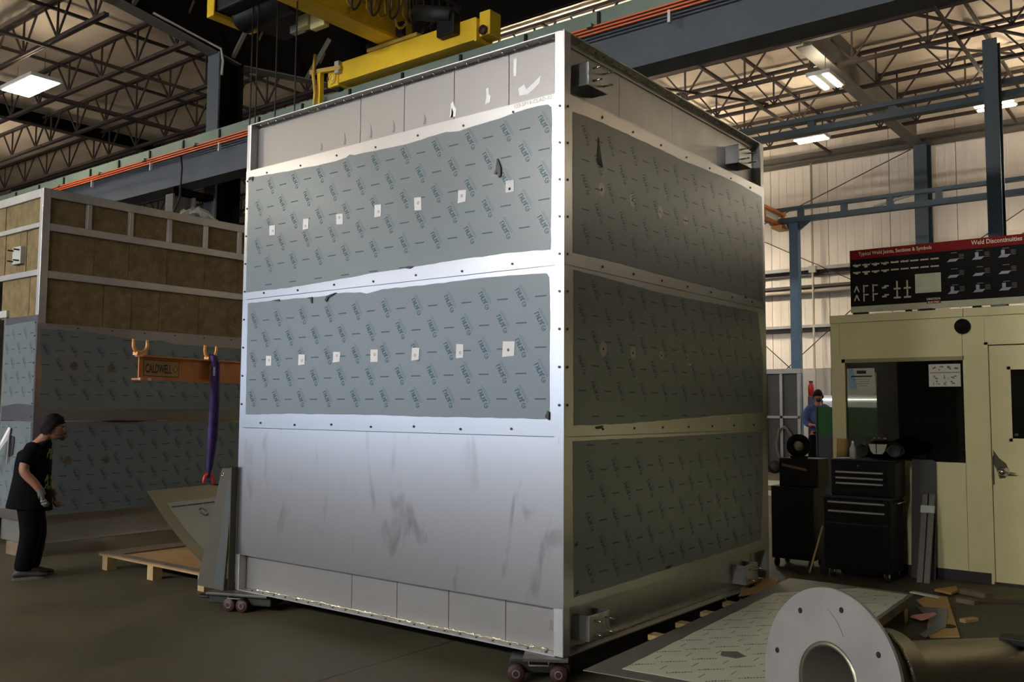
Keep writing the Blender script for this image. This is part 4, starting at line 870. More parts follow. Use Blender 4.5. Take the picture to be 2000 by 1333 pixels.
fm = MB().poly([(*rp(*q), 0.228) for q in jag(fo, 0.004, 0.1, 9)], (0, 0, 0.0012)).build('protective_film', mat('sheet_film', (0.66, 0.68, 0.52), 0.30, 0.1, var=0.06, scale=3, bump=0.02, bscale=2), FS)
pm = MB(); rw_ = 0
y = 0.12
while y < 3.35:
    x = 0.10 + (0.12 if rw_ % 2 else 0)
    while x < 0.95:
        for q, kd in ((x, 'w'), (x + 0.12, 'd')):
            if kd == 'd' and inside((q, y), fo) and inside((q + 0.02, y + 0.08), fo):
                pm.add([(*rp(q, y), 0.2305), (*rp(q + 0.006, y), 0.2305), (*rp(q + 0.006, y + 0.085), 0.2305), (*rp(q, y + 0.085), 0.2305)], [(0, 1, 2, 3)])
            if kd == 'w' and inside((q - 0.05, y), fo) and inside((q + 0.06, y + 0.10), fo):
                for k in range(9):
                    a = q - 0.055 + 0.0125 * k; b = y - 0.045 + 0.013 * k; h = (0.012, 0.009, 0.016, 0.020, 0.012, 0.012, 0.014, 0.012, 0.010)[k]
                    pm.add([(*rp(a, b), 0.2305), (*rp(a + 0.009, b + 0.009), 0.2305), (*rp(a + 0.009 - h * 0.6, b + 0.009 + h), 0.2305), (*rp(a - h * 0.6, b + h), 0.2305)], [(0, 1, 2, 3)])
        x += 0.24
    y += 0.17; rw_ += 1
pm.build('film_print', M['filmprint2'], fm, kind='stuff')
pt = [(0.50, 0.78), (0.47, 0.87), (0.55, 0.93), (0.63, 0.86), (0.60, 0.78)]
MB().poly([(*rp(*q), 0.2293) for q in pt], (0, 0, 0.0008)).build('torn_patch', M['greysteel'], fm)
MB().poly([(*rp(*q), 0.2293) for q in [(0.70, 0.10), (0.78, 0.085), (0.80, 0.10), (0.74, 0.115)]], (0, 0, 0.006)).build('torn_patch', M['tear'], fm)
# cardboard and offcuts on the floor
def floor_poly(name, pts, z0, th, m, label, cat, group=None):
    return tag(MB().poly([(x, y, z0) for x, y in pts], (0, 0, th)).build(name, m), label, cat, group)
cb = thing('cardboard_box', 'yellow cardboard box flap with a black arrow, beside the tall box', 'cardboard', (-0.1, 2.9, 0))
MB().poly([(0.06, 2.42, 0.15), (-0.10, 3.05, 0.19), (0.10, 3.18, 0.19), (0.22, 2.75, 0.16)], (0, 0, 0.006)).build('flap', M['cardboard'], cb)
MB().box((0.03, 2.90, 0.0), (0.14, 3.12, 0.15)).build('box_body', M['cardboard'], cb)
mk = MB(); Pq = lambda a, b: (0.02 + a, 2.78 + b, 0.181 + 0.04 * b)
mk.add([Pq(-0.03, -0.02), Pq(0.02, -0.05), Pq(0.03, -0.03), Pq(-0.02, 0.0)], [(0, 1, 2, 3)]); mk.add([Pq(-0.04, 0.03), Pq(0.03, -0.01), Pq(0.04, 0.01), Pq(-0.03, 0.05)], [(0, 1, 2, 3)]); mk.add([Pq(0.0, -0.08), Pq(0.02, -0.08), Pq(0.01, 0.06), Pq(-0.01, 0.06)], [(0, 1, 2, 3)])
mk.build('printed_arrow', M['ink'], cb)
cs = floor_poly('cardboard_strip', [(1.05, 3.95), (1.08, 4.20), (1.225, 4.28), (1.644, 2.78), (1.475, 2.62), (1.42, 2.75), (1.25, 3.55)], 0.004, 0.010, M['cardboard'], 'tan cardboard strip with dark oval holes lying on the floor', 'cardboard')
for cx_, cy_ in ((1.505, 3.06), (1.205, 3.62)):
    MB().poly([(cx_ + 0.055 * math.cos(k * PI / 8), cy_ + 0.075 * math.sin(k * PI / 8), 0.0142) for k in range(16)], (0, 0, 0.0008)).build('oval_hole', M['interior'], cs)
floor_poly('steel_offcut', [(1.46, 2.55), (1.40, 2.62), (1.41, 3.0), (1.14, 3.62), (1.35, 3.74), (1.50, 3.0)], 0.016, 0.004, M['film'], 'film-covered sheet offcut lying on the cardboard strip', 'sheet')
floor_poly('paper_sheet', [(1.196, 3.16), (1.193, 3.25), (1.307, 3.47), (1.343, 3.40), (1.33, 3.20), (1.304, 3.08)], 0.022, 0.002, M['pink'], 'crumpled pink paper on the film-covered offcut', 'paper')
floor_poly('brown_paper', [(1.08, 4.45), (1.20, 4.75), (1.26, 4.55), (1.24, 4.36)], 0.016, 0.02, M['cardboard'], 'torn brown paper beyond the cardboard strip', 'paper')
floor_poly('white_strip', [(0.92, 4.22), (0.95, 4.28), (1.20, 4.18), (1.19, 4.12)], 0.016, 0.012, M['poster'], 'short white plastic strip lying by the torn brown paper', 'strip')
for i, (p, q, w_, h_, lab) in enumerate([((1.26, 4.62), (1.52, 4.50), 0.10, 0.04, 'upper weathered timber offcut on the floor by the booth'), ((1.34, 4.16), (1.50, 4.12), 0.09, 0.04, 'lower short timber offcut next to the cardboard strip'), ((1.55, 3.32), (1.62, 3.46), 0.06, 0.03, 'small pale timber chip beside the cardboard strip')]):
    tag(MB().bar((*p, h_ / 2 + 0.001), (*q, h_ / 2 + 0.001), w_, h_).build('timber_offcut', M['wooddark'] if i < 2 else M['wood'], bevel=0.004), lab, 'timber')
tag(MB().bar((1.42, 4.26, 0.016), (2.3, 4.72, 0.016), 0.03, 0.03).build('steel_rod', M['girtdark']), 'long thin dark rod on the floor pointing to the booth door', 'rod')

# ------------------------------------------------------------------ flanged pipe
c0 = Vector((1.77, -0.423, 0.43)); c1 = Vector((2.38, 0.80, 0.325)); ax = (c1 - c0).normalized(); L = (c1 - c0).length
FP = thing('flanged_pipe', 'steel pipe with large bolt-hole flange ring lying on the floor, right foreground', 'pipe', (2.0, 0.4, 0))
a_, b_ = ax.cross(Vector((0, 0, 1))).normalized(), None
b_ = a_.cross(ax).normalized()
mb = MB(); n = 64; ro, ri, th, rb, rh = 0.425, 0.170, 0.022, 0.345, 0.0135
def pl(r, t, h): return c0 + ax * h + (a_ * math.cos(t) + b_ * math.sin(t)) * r
mb.lathe(c0, ax, [(0, ri), (0, ro - 0.003), (0.003, ro), (th - 0.003, ro), (th, ro - 0.003), (th, ri), (0, ri)], 72)
fl = mb.build('flange_ring', M['ringsteel'], FP)
for f in fl.data.polygons: f.use_smooth = False
for k in range(8):
    t = PI / 8 + k * PI / 4 + 0.2
    MB().lathe(pl(rb, t, -0.0012), ax, [(0, 0.0), (0, rh), (0.0010, rh), (0.0010, 0.0)], 16).build('bolt_hole', M['interior'], fl)
MB().lathe(c0, ax, [(-0.004, ri - 0.004), (-0.004, ri + 0.012), (0.01, ri + 0.016), (0.03, ri), (L, ri), (L, ri - 0.012)], 56).build('pipe_wall', M['pipesteel'], FP)
MB().lathe(c0, ax, [(-0.004, ri - 0.004), (0.0, ri - 0.012), (L, ri - 0.012)], 56).build('pipe_bore', M['shaded_bore'], FP)
MB().lathe(c0, ax, [(th, ri + 0.008), (th, 0.262), (0.05, 0.272), (0.10, 0.262), (0.13, 0.266), (0.25, 0.258), (0.26, 0.235), (0.40, 0.233), (0.42, ri)], 56).build('hub_sleeve', M['pipesteel'], FP)
rnd = random.Random(8)
for h, rr in ((0.115, 0.266), (th + 0.004, 0.272), (0.255, 0.262)):
    pts = [pl(rr + rnd.uniform(-0.002, 0.003), 2 * PI * k / 90, h + rnd.uniform(-0.004, 0.004)) for k in range(91)]
    MB().tube(pts, [0.008 + rnd.uniform(-0.002, 0.003) for _ in pts], 6).build('weld_bead', M['weld'], FP)
MB().tube([pl(ri, 2 * PI * k / 60, L - 0.05) for k in range(61)], 0.006, 6).build('end_band', M['pipesteel'], FP)
p = pl(ri + 0.012, PI / 2, L - 0.10)
MB().box((p.x - 0.05, p.y - 0.10, p.z - 0.03), (p.x + 0.09, p.y + 0.03, p.z + 0.004)).build('end_lug', M['black'], FP, bevel=0.005)
sm = MB(); prev = None
for k in range(16):
    q = pl(0.330 - 0.006 * k, PI / 2 + 0.06 - 0.028 * k, -0.0012)
    if prev is not None: sm.bar(prev, q, 0.0022, 0.0008)
    prev = q
sm.build('surface_scratch', M['greysteel'], fl)

tag(MB().box((2.05, 0.40, 0), (2.45, 0.52, 0.163)).build('timber_cradle', M['wooddark'], bevel=0.005), 'timber block propping the far end of the flanged pipe', 'block')

# ------------------------------------------------------------------ in-plant booth with window and door
OY = 5.30
O = thing('office_booth', 'yellow-painted shop office booth with dark window and worn door', 'booth', (1.9, 7.0, 0))
Bx0, Bx1, By1, BH = -0.11, 4.2, 9.0, 2.71
def fbox(x0, z0, x1, z1, nm, m, y0=OY, t=0.06, par=None, **k): return MB().box((x0, y0, z0), (x1, y0 + t, z1)).build(nm, m, par or O, **k)
fbox(-0.02, 0.10, 0.61, 1.13, 'front_panel', M['booth']); fbox(0.614, 0.10, 1.20, 1.13, 'front_panel', M['booth'])
fbox(-0.02, 2.23, 1.20, 2.63, 'front_panel', M['booth'])
fbox(Bx0, 0.0, -0.02, BH, 'corner_post', M['booth'], OY - 0.012, 0.10); fbox(1.205, 0.10, 1.407, 2.63, 'door_post', M['booth'], OY - 0.008, 0.08)
fbox(2.42, 0.10, Bx1, 2.63, 'front_panel', M['booth'])
fbox(1.40, 2.36, 2.43, 2.63, 'front_panel', M['booth'])
fbox(Bx0 - 0.01, 2.625, 1.22, BH, 'fascia', M['booth'], OY - 0.02, 0.10, bevel=0.004); fbox(1.224, 2.625, Bx1, BH, 'fascia', M['booth'], OY - 0.02, 0.10, bevel=0.004)
fbox(Bx0 + 0.09, 0.0, 1.40, 0.10, 'baseboard', M['basebd'], OY - 0.012, 0.05)
for a in ((0.0, 1.13, 1.215, 1.16), (0.0, 2.19, 1.215, 2.23), (-0.02, 1.13, 0.035, 2.23), (1.205, 1.13, 1.23, 2.23)): fbox(*a, 'window_frame', M['boothdark'] if a[1] > 2 else M['booth'], OY - 0.010, 0.07)
fbox(0.035, 1.16, 1.205, 2.19, 'window_glass', M['glass'], OY + 0.03, 0.006)
# side wall on the left with its own window, rear and right walls, roof, floor
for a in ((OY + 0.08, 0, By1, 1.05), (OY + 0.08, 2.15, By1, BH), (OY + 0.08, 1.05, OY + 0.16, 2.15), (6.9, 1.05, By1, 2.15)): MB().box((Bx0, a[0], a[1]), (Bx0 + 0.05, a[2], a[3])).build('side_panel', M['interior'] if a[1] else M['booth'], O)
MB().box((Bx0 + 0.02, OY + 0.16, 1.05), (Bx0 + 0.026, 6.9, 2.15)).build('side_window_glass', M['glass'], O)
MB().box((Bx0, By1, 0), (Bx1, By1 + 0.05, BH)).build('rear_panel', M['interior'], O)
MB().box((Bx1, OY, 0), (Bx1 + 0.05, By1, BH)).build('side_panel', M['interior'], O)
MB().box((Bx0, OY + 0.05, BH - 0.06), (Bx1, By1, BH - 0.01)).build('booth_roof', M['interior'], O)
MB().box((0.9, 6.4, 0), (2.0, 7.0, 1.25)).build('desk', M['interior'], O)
# door with window and lever
fbox(1.405, 0.0, 1.435, 2.36, 'door_frame', M['booth'], OY - 0.014, 0.10); fbox(1.405, 2.335, 2.42, 2.37, 'door_frame', M['booth'], OY - 0.014, 0.10)
dr = MB().box((1.44, OY + 0.01, 0.02), (1.615, OY + 0.05, 2.325)).box((2.15, OY + 0.01, 0.02), (2.38, OY + 0.05, 2.325)).box((1.615, OY + 0.01, 0.02), (2.15, OY + 0.05, 1.40)).box((1.615, OY + 0.01, 2.10), (2.15, OY + 0.05, 2.325)).build('door', M['booth'], O)
for a in ((1.595, 1.385, 2.17, 1.415), (1.595, 2.085, 2.17, 2.115), (1.595, 1.385, 1.625, 2.115)): MB().box((a[0], OY + 0.002, a[1]), (a[2], OY + 0.02, a[3])).build('door_window_frame', M['booth'], dr)
MB().box((1.62, OY + 0.025, 1.40), (2.15, OY + 0.031, 2.10)).build('door_glass', M['glass'], dr)
MB().box((1.64, OY + 0.020, 1.44), (1.672, OY + 0.024, 1.464)).build('door_sticker', M['purple'], dr)
MB().lathe((1.535, OY + 0.01, 1.09), (0, -1, 0), [(0, 0.05), (0.012, 0.05), (0.03, 0.030), (0.06, 0.026), (0.075, 0.034), (0.09, 0.030), (0.098, 0)], 20).build('door_handle', M['chrome'], dr)
MB().tube([(1.55, OY - 0.075, 1.09), (1.60, OY - 0.080, 1.085), (1.655, OY - 0.07, 1.083)], [0.012, 0.010, 0.007], 8).build('lever', M['chrome'], dr)
MB().box((1.445, OY - 0.004, 0.96), (1.452, OY + 0.02, 1.24)).build('strike_plate', M['interior'], dr)
MB().poly([(1.45, OY + 0.009, 1.30), (1.50, OY + 0.009, 1.22), (1.56, OY + 0.009, 1.17), (1.585, OY + 0.009, 1.10), (1.55, OY + 0.009, 1.03), (1.50, OY + 0.009, 1.02), (1.47, OY + 0.009, 1.12), (1.45, OY + 0.009, 1.16)], (0, -0.0015, 0)).build('grime_stain', M['grime'], dr)
fbox(1.43, 0.0, 2.40, 0.02, 'threshold', M['basebd'], OY - 0.02, 0.10)
# poster sheets in the window
ps = MB().box((0.065, OY + 0.020, 1.905), (0.335, OY + 0.024, 2.13)).build('notice_sheet', M['poster'], O)
q = MB(); q.add([(0.065, OY + 0.0185, 1.905), (0.155, OY + 0.0185, 1.905), (0.115, OY + 0.0185, 2.13), (0.065, OY + 0.0185, 2.13)], [(0, 1, 2, 3)]); q.build('blue_field', M['posterblue'], ps)
q = MB()
for a in ((0.09, 2.035, 0.31, 2.05), (0.15, 2.07, 0.25, 2.105)): quad(q, (0, OY + 0.0170, 0), xR, zU, *a)
q.build('notice_heading', M['ink'], ps)
q = MB()
for k, (x0, x1) in enumerate(((0.11, 0.30), (0.17, 0.28), (0.14, 0.27), (0.17, 0.26))):
    xx = x0
    while xx < x1 - 0.01: quad(q, (0, OY + 0.0170, 0), xR, zU, xx, 2.008 - k * 0.023, xx + 0.018, 2.013 - k * 0.023); xx += 0.023
q.build('notice_lines', M['wooddark'], ps, kind='stuff')
ps = MB().box((0.875, OY + 0.020, 1.925), (1.175, OY + 0.024, 2.155)).build('safety_sheet', M['poster'], O)
q = MB(); rnd = random.Random(2)
for (cx_, cz_, w_) in ((0.92, 2.115, .05), (0.99, 2.115, .05), (1.06, 2.115, .05), (1.13, 2.115, .05), (0.94, 2.02, .05), (1.04, 2.02, .05), (1.11, 2.02, .05), (0.95, 1.96, .07), (1.03, 1.96, .04), (1.10, 1.96, .06)):
    for k in range(5):
        a, b = cx_ + rnd.uniform(-w_ / 2, w_ / 4), cz_ + rnd.uniform(-0.022, 0.012); quad(q, (0, OY + 0.0185, 0), xR, zU, a, b, a + rnd.uniform(0.008, 0.02), b + rnd.uniform(0.006, 0.014))
for k in range(14): quad(q, (0, OY + 0.0185, 0), xR, zU, 0.89 + k * 0.02, 2.063, 0.905 + k * 0.02, 2.073)
q.build('pictograms', M['wooddark'], ps, kind='stuff')
tag(MB().lathe((1.215, OY - 0.02, 2.528), (0, -1, 0), [(0, 0), (0, 0.075), (0.02, 0.075), (0.028, 0.068), (0.026, 0.02), (0.034, 0.018), (0.034, 0)], 28).build('round_horn', M['black']), 'small round black horn speaker mounted on the booth front above the window', 'speaker')

# ------------------------------------------------------------------ weld chart on the booth roof edge
SG = thing('weld_chart', 'long black and red weld chart board standing on the booth roof', 'sign', (1.2, 5.36, 2.71))
SY = 5.33
MB().box((0.10, SY, 2.80), (2.5, SY + 0.03, 3.315)).build('chart_panel', M['signblack'], SG)
MB().box((0.10, SY - 0.004, 3.315), (2.5, SY + 0.03, 3.415)).build('header_band', M['signred'], SG)
MB().box((0.10, SY - 0.004, 2.735), (2.5, SY + 0.03, 2.80)).build('bottom_strip', M['signcream'], SG)
for x0, x1 in ((0.12, 0.28), (0.66, 0.72), (0.80, 0.92), (1.30, 1.38), (2.0, 2.1)): MB().box((x0, SY, 2.71), (x1, SY + 0.03, 2.735)).build('foot_block', M['interior'], SG)
q = MB(); text_on(q, 'Typical Weld Joints, Sections & Symbols', (0.195, SY - 0.006, 3.352), xR, zU, 0.038, 0.74, 0.012); q.build('header_text', M['signtext'], SG)
q = MB(); text_on(q, 'Weld Discontinuities', (1.308, SY - 0.006, 3.352), xR, zU, 0.046, 0.455, 0.012); q.build('header_text', M['signtext'], SG)
q = MB(); text_on(q, 'LINCOLN', (0.875, SY - 0.006, 2.822), xR, zU, 0.020, 0.13, 0.03); q.build('logo_text', M['signtext'], SG)
q = MB(); quad(q, (0, SY - 0.006, 0), xR, zU, 0.875, 2.782, 1.01, 2.812); q.build('logo_box', M['signred'], SG)
q = MB(); text_on(q, 'ELECTRIC', (0.888, SY - 0.008, 2.787), xR, zU, 0.019, 0.11, 0.02); q.build('logo_text', M['signtext'], SG)
q = MB(); o = (0, SY - 0.003, 0)
for i in range(9):                                   # two rows of butt-joint sections
    x = 0.132 + i * 0.0985
    for z in (3.240, 3.162):
        quad(q, o, xR, zU, x, z, x + 0.080, z + 0.015)
        if i < 4: quad(q, o, xR, zU, x + 0.022, z - 0.011 * (1 + (i == 1)), x + 0.056, z)
for i, x in enumerate((0.135, 0.235, 0.332, 0.43, 0.548, 0.65)):
    for z in (2.975, 2.88):
        if i == 0: q.add([(x, o[1], z - .02), (x + .012, o[1], z - .02), (x + .034, o[1], z + .03), (x + .026, o[1], z + .05)], [(0, 1, 2, 3)]); q.add([(x + .05, o[1], z - .02), (x + .062, o[1], z - .02), (x + .036, o[1], z + .05), (x + .028, o[1], z + .03)], [(0, 1, 2, 3)])
        elif i in (1, 2): quad(q, o, xR, zU, x, z - .03, x + .014, z + .055); quad(q, o, xR, zU, x + .018, z + .035, x + .055, z + .05)
        elif i == 3: quad(q, o, xR, zU, x, z, x + .045, z + .018); quad(q, o, xR, zU, x + .022, z + .018, x + .07, z + .034)
        else: quad(q, o, xR, zU, x, z - .02, x + .072, z - .002); quad(q, o, xR, zU, x + .028, z - .002, x + .044, z + .07)
q.build('joint_diagrams', M['signcream'], SG, kind='stuff')
MB().box((0.765, SY - 0.004, 2.90), (1.015, SY, 3.10)).build('pasted_sheet', M['signcream'], SG)
q = MB(); q2 = MB()
for r_ in range(3):
    for c_ in range(5):
        x, z = 1.075 + c_ * 0.235, 3.20 - r_ * 0.165; sl = 0.03
        q.add([(x, o[1], z), (x + 0.085, o[1], z), (x + 0.085 + sl, o[1], z + 0.028), (x + sl, o[1], z + 0.028)], [(0, 1, 2, 3)])
        if (r_, c_) not in ((0, 0), (1, 0), (1, 1), (1, 2)): quad(q, o, xR, zU, x + 0.03, z + 0.02, x + 0.062, z + 0.075)
        else: quad(q, (0, o[1] - 0.0005, 0), xR, zU, x + 0.045, z + 0.004, x + 0.060, z + 0.024)
        for k in range(4): quad(q2, o, xR, zU, x + 0.115, z + 0.065 - k * 0.014, x + 0.16, z + 0.069 - k * 0.014)
        quad(q2, o, xR, zU, x + 0.04, z + 0.086, x + 0.10, z + 0.092)
for k in range(11): quad(q2, o, xR, zU, 0.14 + k * 0.055, 3.256, 0.165 + k * 0.055, 3.262)
q.build('defect_pictures', M['signgrey'], SG, kind='stuff'); q2.build('caption_lines', M['signdim'], SG, kind='stuff')

# ------------------------------------------------------------------ tool chests and what stands on them
def drawer_front(par, x0, x1, y, z0, z1, bar=True, zb=None, m='blackgloss'):
    d = MB().box((x0, y - 0.012, z0), (x1, y, z1)).build('drawer', M[m], par, bevel=0.003)
    if bar: MB().box((x0 + 0.03, y - 0.030, (zb or z1) - 0.030), (x1 - 0.03, y - 0.012, (zb or z1) - 0.012)).build('drawer_pull', M['silver'], d, bevel=0.003)
    return d
TB = thing('rolling_tool_cabinet', 'black rolling tool cabinet in front of the booth window', 'tool cabinet', (0.33, 4.85, 0))
MB().box((0.01, 4.62, 0.09), (0.66, 5.06, 0.80)).build('body', M['blackgloss'], TB, bevel=0.008)
drawer_front(TB, 0.03, 0.64, 4.62, 0.70, 0.78); drawer_front(TB, 0.03, 0.64, 4.62, 0.58, 0.69); drawer_front(TB, 0.03, 0.64, 4.62, 0.49, 0.57, False)
MB().box((0.03, 4.600, 0.545), (0.64, 4.615, 0.555)).build('door_lip', M['dolly'], TB); MB().box((0.03, 4.608, 0.12), (0.64, 4.62, 0.48)).build('lower_door', M['blackgloss'], TB, bevel=0.003)
MB().box((0.01, 4.60, 0.80), (0.67, 5.07, 0.825)).build('lid_tray', M['dolly'], TB, bevel=0.003)
MB().tube([(0.665, 4.70, 0.78), (0.70, 4.70, 0.77), (0.70, 5.0, 0.77), (0.665, 5.0, 0.78)], 0.008, 6).build('push_handle', M['chrome'], TB)
for x in (0.07, 0.60):
    for y in (4.68, 5.0):
        cst = MB().lathe((x - 0.015, y, 0.045), (1, 0, 0), [(0, 0), (0, 0.045), (0.03, 0.045), (0.03, 0)], 16).build('caster', M['dolly'], TB)
        MB().box((x - 0.025, y - 0.02, 0.05), (x - 0.018, y + 0.02, 0.09)).box((x + 0.018, y - 0.02, 0.05), (x + 0.025, y + 0.02, 0.09)).build('caster_fork', M['girt'], cst)
TC = thing('tool_chest', 'black three-drawer tool chest standing on the rolling cabinet', 'tool chest', (0.4, 4.86, 0.826))
MB().box((0.075, 4.66, 0.828), (0.70, 5.02, 1.175)).build('body', M['blackgloss'], TC, bevel=0.008)
for z in (1.03, 0.972, 0.918): drawer_front(TC, 0.10, 0.62, 4.66, z, z + 0.05)
drawer_front(TC, 0.10, 0.62, 4.66, 0.845, 0.905, False)
MB().lathe((0.35, 4.655, 1.125), (0, -1, 0), [(0, 0), (0, 0.010), (0.008, 0.009), (0.008, 0)], 12).build('lock', M['chrome'], TC)
MB().box((0.07, 4.65, 1.175), (0.705, 5.03, 1.185)).build('lid', M['dolly'], TC, bevel=0.003)
SC2 = thing('side_tool_cabinet', 'plain black tool cabinet on casters left of the drawer chest', 'tool cabinet', (-0.35, 5.1, 0))
MB().box((-0.66, 4.90, 0.09), (-0.20, 5.30, 0.86)).build('body', M['blackgloss'], SC2, bevel=0.01)
MB().box((-0.58, 4.94, 0.86), (-0.16, 5.28, 1.16)).build('upper_box', M['blackgloss'], SC2, bevel=0.01)
MB().bar((-0.54, 4.925, 1.09), (-0.27, 4.925, 1.04), 0.02, 0.025).build('pull_bar', M['wood'], SC2)
for x in (-0.62, -0.25):
    for y in (4.95, 5.25): MB().lathe((x - 0.015, y, 0.045), (1, 0, 0), [(0, 0), (0, 0.045), (0.03, 0.045), (0.03, 0)], 14).build('caster', M['dolly'], SC2)
o = MB().poly([(-0.10, 4.78, 0.001), (0.0, 4.70, 0.001), (0.0, 4.72, 0.62), (-0.02, 4.80, 0.62)], (0.012, 0.014, 0)).build('leaning_board', M['dolly']); tag(o, 'dark board leaning in the gap between the two tool cabinets', 'board')
o = MB().bar((-0.15, 4.62, 0.02), (-0.03, 4.695, 0.50), 0.03, 0.012).build('leaning_stick', M['wood']); tag(o, 'pale thin stick leaning on the dark board between cabinets', 'stick')
# radio
RD = thing('portable_radio', 'black rounded portable radio with silver front on the tool chest', 'radio', (0.53, 4.82, 1.186))
MB().ell((0.53, 4.82, 1.285), (0.225, 0.12, 0.098), 24, 12).build('body', M['blackgloss'], RD)
MB().poly([(0.44, 4.698, 1.345), (0.62, 4.698, 1.345), (0.595, 4.694, 1.27), (0.57, 4.692, 1.245), (0.49, 4.692, 1.245), (0.465, 4.694, 1.27)], (0, 0.02, 0)).build('face_plate', M['silver'], RD, bevel=0.004)
MB().box((0.515, 4.688, 1.25), (0.522, 4.694, 1.345)).build('face_seam', M['black'], RD); MB().box((0.53, 4.686, 1.295), (0.59, 4.694, 1.318)).build('display', M['signcream'], RD)
MB().lathe((0.53, 4.80, 1.375), (0, 0, 1), [(0, 0.0), (0, 0.085), (0.015, 0.08), (0.02, 0.0)], 20).build('top_panel', M['dolly'], RD)
for x in (0.48, 0.53, 0.58): MB().lathe((x, 4.77, 1.39), (0, 0, 1), [(0, 0), (0, 0.013), (0.018, 0.011), (0.018, 0)], 10).build('knob', M['chrome'], RD)
for sx in (-1, 1): MB().lathe((0.53 + sx * 0.15, 4.715, 1.28), (sx * 0.25, -1, 0), [(0, 0.062), (0.008, 0.062), (0.008, 0.052), (0.002, 0.045), (0.004, 0)], 20).build('speaker_grille', M['dolly'], RD)
o = thing('spray_bottle', 'small white spray bottle on the tool chest left of the radio', 'bottle', (0.27, 4.76, 1.186))
MB().lathe((0.27, 4.76, 1.186), (0, 0, 1), [(0, 0), (0, 0.034), (0.11, 0.034), (0.135, 0.018), (0.15, 0.018), (0.15, 0)], 16).build('body', M['bottle'], o)
MB().lathe((0.27, 4.76, 1.336), (0, 0, 1), [(0, 0), (0, 0.014), (0.03, 0.012), (0.035, 0)], 12).build('cap', M['white'], o)
o = MB().lathe((0.13, 4.85, 1.186), (0.04, 0, 1), [(0, 0), (0, 0.055), (0.20, 0.055), (0.20, 0.02), (0.12, 0.02), (0.12, 0)], 18).build('brown_roll', M['cardboard']); tag(o, 'upright brown paper roll on the tool chest at the booth corner', 'roll')
o = MB().bar((0.12, 4.70, 1.195), (0.26, 4.72, 1.20), 0.02, 0.012).build('hand_tool', M['housing']); tag(o, 'small pale hand tool lying on the tool chest lid', 'tool')
# boards and channels leaning by the cabinet
o = MB().poly([(0.70, 5.14, 0.0), (0.93, 5.14, 0.0), (0.93, 5.27, 1.16), (0.90, 5.275, 1.18), (0.70, 5.275, 1.18)], (0, 0.012, 0)).build('grey_board', M['boarddark']); tag(o, 'grey board with clipped corner leaning on the booth below its window', 'board')
ch = thing('steel_channel', 'pair of taped steel channels leaning on the booth by the grey board', 'channel', (0.87, 5.0, 0))
for x in (0.81, 0.875): MB().poly([(x, 4.90, 0.0), (x + 0.055, 4.90, 0.0), (x + 0.055, 5.20, 0.84), (x, 5.20, 0.84)], (0, 0.03, 0)).build('channel', M['channelgrey'], ch, bevel=0.004)
MB().poly([(0.805, 5.125, 0.66), (0.935, 5.125, 0.66), (0.935, 5.150, 0.73), (0.805, 5.150, 0.73)], (0, 0.035, -0.004)).build('tape_wrap', M['tape'], ch)
# ------------------------------------------------------------------ far right bay: welding area
sp = thing('welding_partition', 'grey framed steel screen wall left of the far welder', 'partition', (-4.2, 14.0, 0))
MB().box((-5.2, 14.02, 0.1), (-3.70, 14.05, 2.46)).build('screen_panel', M['screendark'], sp)
for x in (-5.15, -4.45, -4.10, -3.72): MB().box((x - 0.03, 13.95, 0.0), (x + 0.03, 14.02, 2.5)).build('upright', M['girt'], sp)
MB().box((-5.2, 13.93, 2.44), (-3.66, 14.06, 2.54)).build('top_rail', M['girt'], sp); MB().box((-5.2, 13.95, 1.50), (-3.70, 14.02, 1.55)).build('middle_rail', M['girt'], sp)
hs = MB().tube([(-4.02 + 0.16 * math.sin(t * 0.55) + 0.02 * math.cos(t * 3), 13.88, 0.95 - 0.38 * math.cos(t * 0.55) + 0.02 * math.sin(t * 2)) for t in range(24)], 0.022, 6)
tag(hs.build('hose_coil', M['wooddark']), 'brown hose coil hanging on the grey screen wall', 'hose')
pk = thing('wood_stack', 'low stack of timber skids in front of the grey screen wall', 'timber stack', (-3.9, 13.0, 0))
for k in range(4): MB().box((-5.0, 12.6, 0.0 + k * 0.10), (-3.5 + 0.03 * k, 13.4, 0.10 + k * 0.10)).build('skid', M['wooddark'] if k % 2 else M['poster'], pk, bevel=0.006)
tag(MB().lathe((-3.75, 12.7, 0.56), (0.3, -1, 0), [(0, 0), (0, 0.13), (0.05, 0.13), (0.07, 0.06), (0.07, 0)], 18).build('black_caster_wheel', M['black']), 'small black wheel lying on the timber skids', 'wheel')
o = MB().box((-3.66, 14.3, 0), (-2.2, 14.9, 1.96)); tag(o.build('steel_cabinet', M['purple'], bevel=0.01), 'purple-grey steel cabinet standing behind the far welder', 'cabinet')
e = thing('fire_extinguisher', 'red fire extinguisher hung above the purple-grey cabinet', 'extinguisher', (-3.60, 14.35, 1.97))
MB().lathe((-3.60, 14.35, 1.965), (0, 0, 1), [(0, 0), (0, 0.06), (0.22, 0.06), (0.27, 0.03), (0.29, 0.03), (0.29, 0)], 16).build('cylinder', M['extred'], e)
MB().box((-3.63, 14.30, 2.25), (-3.56, 14.36, 2.29)).build('valve', M['black'], e)
wb_ = thing('white_machine', 'pale machine cabinet with a glowing strip for its lit edge behind the booth window', 'machine', (-2.3, 14.6, 1.2))
MB().box((-3.2, 13.9, 1.0), (-1.6, 14.28, 1.98)).build('cabinet', M['white'], wb_, bevel=0.01)
MB().box((-3.2, 13.88, 1.885), (-1.6, 13.90, 1.897)).build('glow_strip', M['softglow'], wb_)  # emission stands in for a brightly lit edge, not a lamp
MB().box((-3.1, 13.95, 0), (-1.7, 14.25, 1.0)).build('base', M['darkwall'], wb_)
MB().bar((-2.05, 13.86, 1.0), (-2.12, 13.86, 2.6), 0.04, 0.04).build('pipe', M['wooddark'], wb_)
